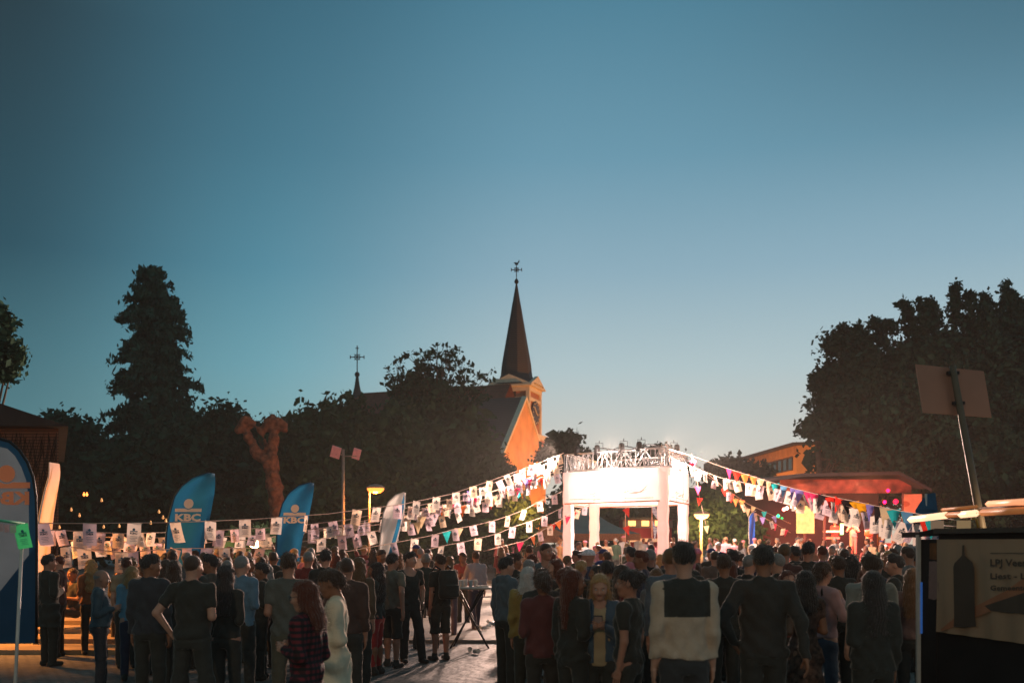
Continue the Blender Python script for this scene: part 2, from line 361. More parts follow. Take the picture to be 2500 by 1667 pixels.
HAIRC = {}
def hair_mesh(style, lod=0):
    k = (style, lod)
    if k in HAIRC: return HAIRC[k]
    h = {0: .0072, 1: .012, 2: .018}[lod]
    zl = {'long': -.42, 'wavy': -.44, 'bob': -.19, 'pony': -.33, 'mid': -.27}.get(style, -.14)
    s = SDF((-.17, -.20, zl - .03), (.17, .15, .19), h)
    if style == 'bald': rad, o = (.0745, .0965, .088), .002
    elif style in ('buzz', 'grey'): rad, o = (.078, .099, .091), .004
    else: rad, o = (.083, .103, .098), .0
    s.ell((0, -.012, .030), tuple(r + o for r in rad), .01)
    if style in ('short', 'quiff'): s.ell((0, .03, .085), (.062, .062, .045 if style == 'short' else .06), .03)
    if style == 'cap':
        s.ell((0, -.01, .045), (.09, .108, .092), .01); s.ell((0, .11, .055), (.07, .06, .01), .01)
        s.cut(lambda X, Y, Z: .035 - Z + 0 * X + 0 * Y)
    elif style == 'bald': s.cut(lambda X, Y, Z: np.maximum(np.maximum(Z - .035, Y - .035), -.05 - Z) + 0 * X)
    elif style in ('short', 'quiff', 'buzz', 'grey', 'bun', 'updo', 'pony'):
        s.cut(lambda X, Y, Z: (.004 + .62 * Y - Z) * .85 + 0 * X)
        s.cut(lambda X, Y, Z: .9 * (Y - .078 - .25 * (Z - .06)) + 0 * X)
    if style in ('bun', 'updo'):
        c = (0, -.115, .055) if style == 'bun' else (0, -.105, .0)
        s.ell(c, (.045, .04, .043), .015)
        if style == 'updo': s.cone((-.02, -.1, .05), (.025, -.1, -.03), .03, .035, .02)
    if style == 'pony': s.cone((0, -.105, .02), (0, -.135, -.08), .03, .034, .01); s.cone((0, -.135, -.08), (0, -.12, -.30), .034, .014, .02)
    if style in ('long', 'wavy', 'bob', 'mid'):
        w = .012 if style != 'wavy' else .03
        T = [(zl, .075 + w, .035, 0, -.085), (zl * .6, .092 + w, .055, 0, -.075), (-.1, .088 + w, .085, 0, -.045), (-.03, .086 + w * .6, .092, 0, -.025), (.05, .084, .098, 0, -.015)]
        s.slices(T, .02)
        # open the face and follow the neck
        s.cut(lambda X, Y, Z: np.minimum(Y - .028 + .10 * np.clip(-Z - .08, 0, 1), 1) * 1.0 - .9 * np.clip(Z - .035, 0, 1) * 1.4 + 0 * X)
        s.cut(lambda X, Y, Z: .8 * (Y - .086) + 0 * X * Z)
    amp = {'wavy': .010, 'long': .004, 'mid': .005, 'bob': .004, 'cap': .001, 'buzz': .001, 'grey': .002, 'bald': .0}.get(style, .0055)
    if amp:
        s.warp(amp, 55 if style == 'wavy' else 70, 3)
        X, Y, Z = s.full(); s.F = s.F + amp * .8 * np.sin(150 * np.arctan2(X, Y + .03) / 6 + 3 * np.sin(20 * Z))
    V, Q = s.mesh()
    if lod == 0 and style not in ('bald', 'buzz', 'cap', 'grey'):  # loose strands standing off the hair
        rg = np.random.default_rng(len(style)); ns = 520 if style in ('short', 'quiff') else 900
        p = V[rg.integers(0, len(V), ns)]; nrm = p - np.array((0, -.02, np.nan)); nrm[:, 2] = np.clip(p[:, 2] - .02, 0, 1); nrm /= np.linalg.norm(nrm, axis=1)[:, None] + 1e-6
        ln = rg.uniform(.012, .028, (ns, 1)) if style in ('short', 'quiff') else rg.uniform(.02, .075, (ns, 1))
        dn = np.array((0, -.15, -1.0)) if style not in ('short', 'quiff') else np.array((0, -.6, .1))
        d = dn * .8 + nrm * .55 + rg.normal(size=(ns, 3)) * .45; d /= np.linalg.norm(d, axis=1)[:, None]
        b = np.cross(d, nrm + rg.normal(size=(ns, 3)) * .2); b /= np.linalg.norm(b, axis=1)[:, None] + 1e-6; wv = rg.uniform(.0008, .002, (ns, 1))
        SV = np.stack([p - nrm * .003 - b * wv, p - nrm * .003 + b * wv, p + d * ln + nrm * .004 + b * wv * .3, p + d * ln + nrm * .004 - b * wv * .3], 1).reshape(-1, 3)
        Q = np.concatenate([Q, np.arange(ns * 4).reshape(ns, 4) + len(V)]); V = np.concatenate([V, SV])
    me = mesh_np('hair', V, Q, smooth=True); me.materials.append(None); HAIRC[k] = me; return me

ARMS = {  # elbow offset from shoulder, wrist offset from elbow (x outward)
 'down': ((.030, -.02, -.288), (.01, .05, -.25)), 'bent': ((.035, -.03, -.277), (-.12, .21, .05)), 'cross': ((.05, .03, -.27), (-.23, .14, .03)),
 'pocket': ((.10, -.07, -.265), (-.06, .14, -.20)), 'phone': ((.03, .03, -.275), (-.14, .19, .10)), 'raise': ((.10, .16, -.20), (-.06, .10, .24)),
 'hip': ((.15, -.09, -.235), (-.10, .10, -.20)), 'table': ((.06, .10, -.26), (-.02, .24, .0)), 'back': ((.06, -.09, -.27), (-.12, -.05, -.22)),
 'high': ((.12, .08, .22), (-.02, .10, .24)), 'drink': ((.08, .06, -.265), (-.14, .16, .18)), 'swing': ((.09, -.12, -.26), (.03, -.02, -.255)), 'mic': ((.12, .08, -.25), (-.20, .12, .20))}
LEGS = {  # ankle (x, y) and knee y of the right and left leg
 'stand': ((.105, 0, .02), (.105, .02, .02)), 'wide': ((.19, 0, .01), (.18, .03, .02)), 'one': ((.09, -.02, 0), (.16, .13, .10)),
 'walk': ((.09, .26, .17), (.09, -.24, .03)), 'close': ((.07, 0, .02), (.075, .03, .02))}
SKINS = {'light': (172, 120, 96), 'tan': (146, 98, 72), 'pale': (188, 138, 114)}

def rot_from(z_to, y_hint):
    z = -np.array(z_to, float); z /= np.linalg.norm(z); y = np.array(y_hint, float); y -= z * (y @ z); y /= np.linalg.norm(y)
    return np.stack([np.cross(y, z), y, z], 1)

def body_geometry(S, lod):
    H = S['H']; s = H / 1.75; fem = S['fem']; w = (1 + (S.get('w', 1.0) - 1) * .6) * (.86 if fem else .93); h = {0: .0135, 1: .019, 2: .03}[lod]
    al, ar = S.get('arms', ('down', 'down')); lg = LEGS[S.get('legs', 'stand')]; bot = S.get('bottom', 'trousers'); belly = S.get('belly', 0)
    sit = S.get('sit', False); slim = S.get('slim', 1.0)
    J = {}
    for sd_, key, an in ((-1, 'l', al), (1, 'r', ar)):
        e, wr = ARMS[an]; sh = np.array((sd_ * .178 * w, -.01, 1.415)) * s
        el = sh + np.array((sd_ * e[0], e[1], e[2])) * s; wp = el + np.array((sd_ * wr[0], wr[1], wr[2])) * s
        J[key] = (sh, el, wp)
        ax, ay, ky = lg[0] if sd_ > 0 else lg[1]
        hip = np.array((sd_ * .088 * (1.05 if fem else 1), 0, .91)) * s
        if sit: hip = hip; kn = hip + np.array((sd_ * .05, .40, .02)) * s; an_ = kn + np.array((0, .05, -.42)) * s
        else: kn = np.array((sd_ * (.09 + ax) / 2, ky, .50)) * s; an_ = np.array((sd_ * ax, ay, .085)) * s
        J[key + 'g'] = (hip, kn, an_)
    xs = .62 * s; lo = (-xs, -.45 * s, -.02); hi = (xs, .62 * s, 1.55 * s if 'high' not in (al, ar) else 1.95 * s)
    allp = np.array([p for k in ('l', 'r', 'lg', 'rg') for p in J[k]]); m = .16
    lo = (allp[:, 0].min() - m, min(allp[:, 1].min(), -.1) - m * .9, -.03); hi = (allp[:, 0].max() + m, max(allp[:, 1].max(), .1) + m + .08, max(allp[:, 2].max(), 1.47 * s) + .12)
    ws = w * s
    def torso(g, e, z0=.84, k=.03, shirt=False):
        b = belly
        hipw = .174 if not fem else .186; wst = .150 if not fem else .133
        if shirt: wst = max(wst + .012, .9 * hipw)
        T = [(z0, hipw + e, .108 + e + b * .3, 0, 0), (.95, hipw + e, .115 + e + b * .6, 0, 0.0), (1.08, wst + e, .102 + e + b, 0, .01 + b * .6), (1.2, (wst + .170) / 2 + e, .108 + e + b * .6, 0, .008 + b * .3),
             (1.30, .168 + e, (.112 if not fem else .122) + e, 0, .006 if not fem else .016), (1.38, .168 + e, .100 + e, 0, -.005), (1.44, .130 + e * .6, .075 + e * .6, 0, -.012), (1.485, .062 + e * .3, .058 + e * .3, 0, -.012)]
        T = [(z * s, a * ws, c * ws, x, y * s) for z, a, c, x, y in T]
        g.slices(T, k)
        for q in ('l', 'r'):
            g.cone((0, -.015 * s, 1.45 * s), J[q][0], .045 * s + e * .6, (.052 if not fem else .045) * s + e * .6, .05)
    res = {}
    # --- skin
    g = SDF(lo, hi, h); torso(g, -.020)
    for q in ('l', 'r'):
        a, b, c = J[q]; f = .92 if fem else 1.0
        g.cone(a, b, .052 * s * f, .041 * s * f, .02); g.cone(b, c, .041 * s * f, .0265 * s * f, .015)
        a, b, c = J[q + 'g']
        g.cone(a, b, .083 * s, .056 * s, .03); cf = 1.0 if bot in ('shorts', 'skirt', 'none', 'leggings') else .72; mid = b * .72 + c * .28 + np.array((0, -.018 if cf == 1 else -.004, 0)); g.cone(b, mid, .054 * s * cf, .055 * s * cf, .02); g.cone(mid, c, .055 * s * cf, .036 * s * (.85 if cf < 1 else 1), .02)
    g.cone((0, -.012 * s, 1.42 * s), (0, -.004 * s, 1.52 * s), .062 * s * (.85 if fem else 1), .053 * s * (.85 if fem else 1), .03)
    V, Q = g.mesh(); mi = np.zeros(len(Q), int)
    # --- head and hands on the same mesh
    hp, hy = R(S.get('pitch', 0)), R(S.get('yaw', 0)); roll = R(S.get('roll', 0))
    Rm = np.array(Euler((hp, roll, hy), 'XYZ').to_matrix()); hs = s ** .4
    piv = np.array((0, -.005, 1.53)) * s; hc = piv + Rm @ np.array((0, .015, H - .118 * hs - piv[2])) 
    Vs, Qs, Ms = [V], [Q], [mi]; off = len(V)
    def app(v, q, m):
        nonlocal off
        Vs.append(v); Qs.append(q + off); Ms.append(np.full(len(q), m) if np.isscalar(m) else m); off += len(v)
    hv, hq = get_head(lod, fem); cen = hv[hq].mean(1)
    lips = (np.abs(cen[:, 0]) < .019) & (cen[:, 1] > .078) & (np.abs(cen[:, 2] + .053) < .0085)
    app(hv * hs @ Rm.T + hc, hq, np.where(lips, 1, 0) if lod == 0 else 0)
    if lod < 2:
        for sd_, key, gp in ((-1, 'l', S.get('gripl', False)), (1, 'r', S.get('gripr', False))):
            a, b, c = J[key]; hv, hq = HAND[gp]; hv = hv.copy(); hq = hq
            fw = c - b; hint = (0, 1, 0.0) if fw[2] < -.12 * s else (-sd_ * .25, .1, 1)
            M = rot_from(fw, hint)
            if sd_ < 0: hv[:, 0] *= -1; hq = hq[:, ::-1]
            app(hv * s * (.9 if fem else .98) @ M.T + c, hq, 0)
    if lod == 0:
        for x in (-1, 1):  # eyes and brows
            m_ = MB(); m_.lathe((0, 0, 0), [(.0035, -.0108), (.0088, -.0065), (.0112, 0), (.0088, .0065), (.0035, .0108)], 8)
            for quad in [f for f in m_.f if len(f) == 4]: pass
            v = np.array(m_.v) + np.array((x * .0295, .0795, .003)); q = np.array([f for f in m_.f if len(f) == 4]); app(v * hs @ Rm.T + hc, q, 2)
            v = np.array(m_.v) * np.array((.5, .5, .42)) + np.array((x * .0295, .0872, .003)); app(v * hs @ Rm.T + hc, q, 3)
            v = np.array(m_.v) * np.array((1.5, .4, .28)) + np.array((x * .031, .0885, .021)); app(v * hs @ Rm.T + hc, q, 3)
    res['body'] = (np.concatenate(Vs), np.concatenate(Qs), np.concatenate(Ms))
    # --- top
    top = S.get('top', 'tee'); seed = S.get('seed', 0)
    e = {'tee': .013, 'shirt': .016, 'sweater': .020, 'hoodie': .025, 'jacket': .024, 'cardigan': .030, 'tank': .008, 'dress': .012, 'blouse': .016, 'coat': .028}[top]
    hem = {'tee': .90, 'shirt': .87, 'sweater': .93, 'hoodie': .90, 'jacket': .88, 'cardigan': .58, 'tank': .92, 'dress': .52, 'blouse': .93, 'coat': .62}[top]
    g = SDF(lo, hi, h); torso(g, e, z0=.84, shirt=(top not in ('dress', 'tank')))
    if hem < .86:
        g.slices([((hem - .03) * s, (.20 + .05 * (.86 - hem)) * ws + e, (.15 + .05 * (.86 - hem)) * ws + e * .5, 0, 0), (.98 * s, .178 * ws + e, .118 * ws + e, 0, 0)], .03)
    sl = {'tee': .55, 'tank': 0, 'dress': .35}.get(top, 2)
    if S.get('short_sleeve'): sl = .6
    for q in ('l', 'r'):
        a, b, c = J[q]; ew = e * .75; f = .92 if fem else 1.0
        if sl > 0: g.cone(a, a + (b - a) * min(sl, 1), .054 * s * f + ew, (.050 if sl < 1 else .043) * s * f + ew, .03)
        if sl > 1: g.cone(b, b + (c - b) * .97, .043 * s * f + ew, .028 * s * f + ew * .75, .015)
    if top == 'hoodie': g.cone((-.08 * s, -.06 * s, 1.475 * s), (.08 * s, -.06 * s, 1.475 * s), .045 * s, .045 * s, .03); g.cone((-.07 * s, .05 * s, 1.45 * s), (-.09 * s, -.04 * s, 1.48 * s), .03 * s, .04 * s, .02); g.cone((.07 * s, .05 * s, 1.45 * s), (.09 * s, -.04 * s, 1.48 * s), .03 * s, .04 * s, .02)
    if top in ('jacket', 'shirt', 'coat'): g.cone((-.05 * s, -.045 * s, 1.49 * s), (.05 * s, -.045 * s, 1.49 * s), .026 * s, .026 * s, .02)
    if lod < 2:
        X, Y, Z = g.full(); zz = Z / s
        lower = np.clip(1.25 - zz, 0, .3) / .3
        g.F = (g.F + .0065 * np.sin(34 * Z + 9 * np.sin(6 * X + seed) + 11 * np.abs(X) / s + seed) * (.35 + lower) + .004 * np.sin(60 * X + 5 * np.sin(9 * Z + seed)) * (.5 + .5 * lower)).astype(np.float32)
        g.warp(.006, 24, seed); g.warp(.003, 62, seed + 2)
    g.cut(lambda X, Y, Z: hem * s - Z + .008 * np.sin(14 * X + seed) + 0 * Y)
    if top not in ('hoodie', 'cardigan'):
        nk = np.array((0, .045, 1.50)) * s
        dp = .075 if top in ('tee', 'shirt', 'sweater', 'jacket', 'coat') else .10
        if S.get('vneck'): dp = .12
        g.F = np.maximum(g.F, -(np.sqrt(sum((A - nk[i]) ** 2 * (1 if i != 2 else .75) for i, A in enumerate(g.full()))) - dp * s)).astype(np.float32)
    if top in ('cardigan',) or S.get('open'):
        g.F = np.maximum(g.F, -np.maximum(np.abs(g.full()[0]) - .055 * s, -(g.full()[1] - .02)) + 0 * g.full()[2]).astype(np.float32)
    V, Q = g.mesh()
    if S.get('two_tone'):
        c = V[Q].mean(1); mi = ((c[:, 2] > 1.235 * s) & (np.abs(c[:, 0]) < .168 * s)).astype(int)
    else: mi = np.zeros(len(Q), int)
    res['top'] = (V, Q, mi)
    if S.get('open'):
        g = SDF(lo, hi, h); torso(g, .010, shirt=True); g.warp(.005, 26, seed + 5); g.cut(lambda X, Y, Z: .84 * s - Z + 0 * X + 0 * Y)
        nk = np.array((0, .06, 1.49)) * s; g.F = np.maximum(g.F, -(np.sqrt(sum((A - nk[i]) ** 2 for i, A in enumerate(g.full()))) - .085 * s)).astype(np.float32)
        V, Q = g.mesh(); res['undershirt'] = (V, Q, np.zeros(len(Q), int))
    # --- bottom
    if bot != 'none':
        g = SDF(lo, hi, h); e2 = .010 if fem else .016
        tight = bot == 'leggings'
        if tight: e2 = .004
        if bot == 'skirt':
            g.slices([(.50 * s, .24 * ws, .18 * ws, 0, 0), (.80 * s, .20 * ws, .14 * ws, 0, 0), (.98 * s, .165 * ws, .12 * ws, 0, 0)], .03)
        else:
            T = [(.82, .150, .10, 0, 0), (.89, .170, .112, 0, -.01), (.94, .160, .104, 0, 0), (.98, .148, .096, 0, 0)]
            g.slices([(z * s, a * ws + e2 * .6, c * ws + e2 * .6 + belly * .6, x, y) for z, a, c, x, y in T], .04)
            for q in ('l', 'r'):
                a, b, c = J[q + 'g']; kw = .060 * s + e2
                a = a - np.array((0, 0, .045 * s)); g.cone(a, b, .082 * s + e2 * .7, kw, .035)
                if bot != 'shorts': g.cone(b, c, kw, (.048 * s + e2) if not tight else .042 * s, .02)
                else: g.cone(b, b + (c - b) * .12, kw + .012, kw + .014, .01)
        if lod < 2: g.warp(.005, 30, seed + 7); g.warp(.003, 75, seed + 8)
        if bot == 'shorts' and not sit: g.cut(lambda X, Y, Z: .45 * s - Z + 0 * X + 0 * Y)
        V, Q = g.mesh(); res['legwear'] = (V, Q, np.zeros(len(Q), int))
    # --- shoes
    g = SDF(lo, hi, min(h, .02))
    for sd_, q in ((-1, 'l'), (1, 'r')):
        a = J[q + 'g'][2]; z0 = a[2] - .085 * s
        g.cone((a[0], a[1] - .045, z0 + .042), (a[0] + sd_ * .02, a[1] + .13, z0 + .036), .044, .036, .02); g.cone((a[0], a[1] - .01, z0 + .05), (a[0], a[1], z0 + .10), .044, .046, .02)
    g.cut(lambda X, Y, Z: (g.lo[2] + .03 + (J['lg'][2][2] - .085 * s if sit else 0)) - Z + 0 * X + 0 * Y)
    V, Q = g.mesh(); cx = V[Q].mean(1)[:, 0] < (J['lg'][2][0] + J['rg'][2][0]) / 2
    res['shoe_l'] = (V, Q[cx], np.zeros(cx.sum(), int)); res['shoe_r'] = (V, Q[~cx], np.zeros((~cx).sum(), int))
    if lod == 2:
        b = res['body']; res['body'] = (np.concatenate([b[0], V]), np.concatenate([b[1], Q + len(b[0])]), np.concatenate([b[2], np.full(len(Q), 3)]))
    S['_hc'] = hc; S['_R'] = Rm; S['_hs'] = hs; S['_J'] = J; S['_s'] = s
    return res

def M_skin(c='light'): return mat('skin', SKINS[c], .55, .06, 14, spec=.35)
M_lip = mat('lips', (160, 98, 84), .5); M_eye = mat('eye_white', (205, 200, 192), .3); M_dark = mat('eye_dark', (38, 28, 24), .4)
HAIRCOL = {'black': (58, 50, 46), 'brown': (78, 56, 43), 'light': (112, 80, 52), 'blonde': (176, 134, 84), 'auburn': (98, 48, 30), 'grey': (128, 122, 116), 'white': (196, 190, 182), 'capw': (225, 215, 215), 'capb': (52, 62, 110), 'capp': (215, 130, 150)}
def M_hair(c): return mat('cap_cloth' if c.startswith('cap') else 'hair', HAIRCOL[c], .8 if c.startswith('cap') else .5, .3, 30, .5 if not c.startswith('cap') else .1, 60, hair=not c.startswith('cap'))
def M_cloth(c): return mat('cloth', tuple(max(v, f + v * .12) for v, f in zip(c, (58, 56, 50))), .88, .12, 9, .35, 55, spec=.15)

def person(S, lod=0):
    px, ty, D = S['px'], S['ty'], S['D']
    x = (px - 1250) / F * D; H = S.get('H') or CH - (ty - HOR) * D / F - .012
    S['H'] = H; z = S.get('z', 0.0)
    g = body_geometry(S, lod); r = empty('person', (x, D, z), R(S.get('rz', 0)), S.get('label'), 'person', S.get('group'))
    sk = M_skin(S.get('skin', 'light')); M1 = S['tc'] if not isinstance(S['tc'], tuple) else M_cloth(S['tc'])
    parts = []
    def part(nm, key, mats):
        V, Q, mi = g[key]; return link(bpy.data.objects.new(nm, mesh_np(nm, V, Q, mats, mi, True)), r)
    part('body', 'body', [sk, M_lip, M_eye, M_dark])
    nm = {'tee': 't_shirt', 'tank': 'tank_top'}.get(S.get('top', 'tee'), S.get('top', 'tee'))
    part(nm, 'top', [M1] + ([M_cloth(S['tc2'])] if 'tc2' in S else []))
    if 'undershirt' in g: part('undershirt', 'undershirt', [M_cloth(S.get('uc', (150, 130, 110)))])
    if 'legwear' in g: part(S.get('bottom', 'trousers'), 'legwear', [M_cloth(S.get('bc', (38, 40, 50)))])
    if lod < 2:
        for k_ in 'lr':
            V, Q, mi = g['shoe_' + k_]; u, inv = np.unique(Q, return_inverse=True); g['shoe'] = (V[u], inv.reshape(Q.shape), mi); part('shoe', 'shoe', [M_cloth(S.get('sc', (45, 42, 42)))])
    if S.get('hair', 'short') != 'none':
        me = hair_mesh(S.get('hair', 'short'), lod); ho = bpy.data.objects.new('cap' if S.get('hair') == 'cap' else 'hair', me); link(ho, r)
        ho.location = S['_hc']; hs = S['_hs']; ho.scale = (hs * S.get('hw', 1), hs, hs)
        ro = Matrix(S['_R'].tolist()).to_euler()
        ho.rotation_euler = ro
        sl = ho.material_slots[0]; sl.link = 'OBJECT'; sl.material = M_hair(S.get('hc', 'brown'))
    S['root'] = r
    return r
def wpos(S, key, off=(0, 0, 0)):
    """world position of a joint plus an offset in the person's own frame"""
    p = Vector(S['_J'][key][2]) + Vector(off); return S['root'].location + Matrix.Rotation(R(S.get('rz', 0)), 3, 'Z') @ p

def strap(S, side, col, nm='shoulder_strap'):
    s = S['_s']; pts = []
    for i in range(13):
        t = i / 12; a = math.pi * t
        pts.append((side * s * (.12 - .30 * t if False else .11 * math.cos(a * .0) - .27 * abs(2 * t - 1) ** 1.4 + (.0)), s * (.165 * math.sin(2 * math.pi * (t - .25)) * -1 * .9), s * (1.49 - .42 * abs(2 * t - 1) ** 1.2)))
    MB().tube(pts, .011, 6).build(nm, M_cloth(col), S['root'])

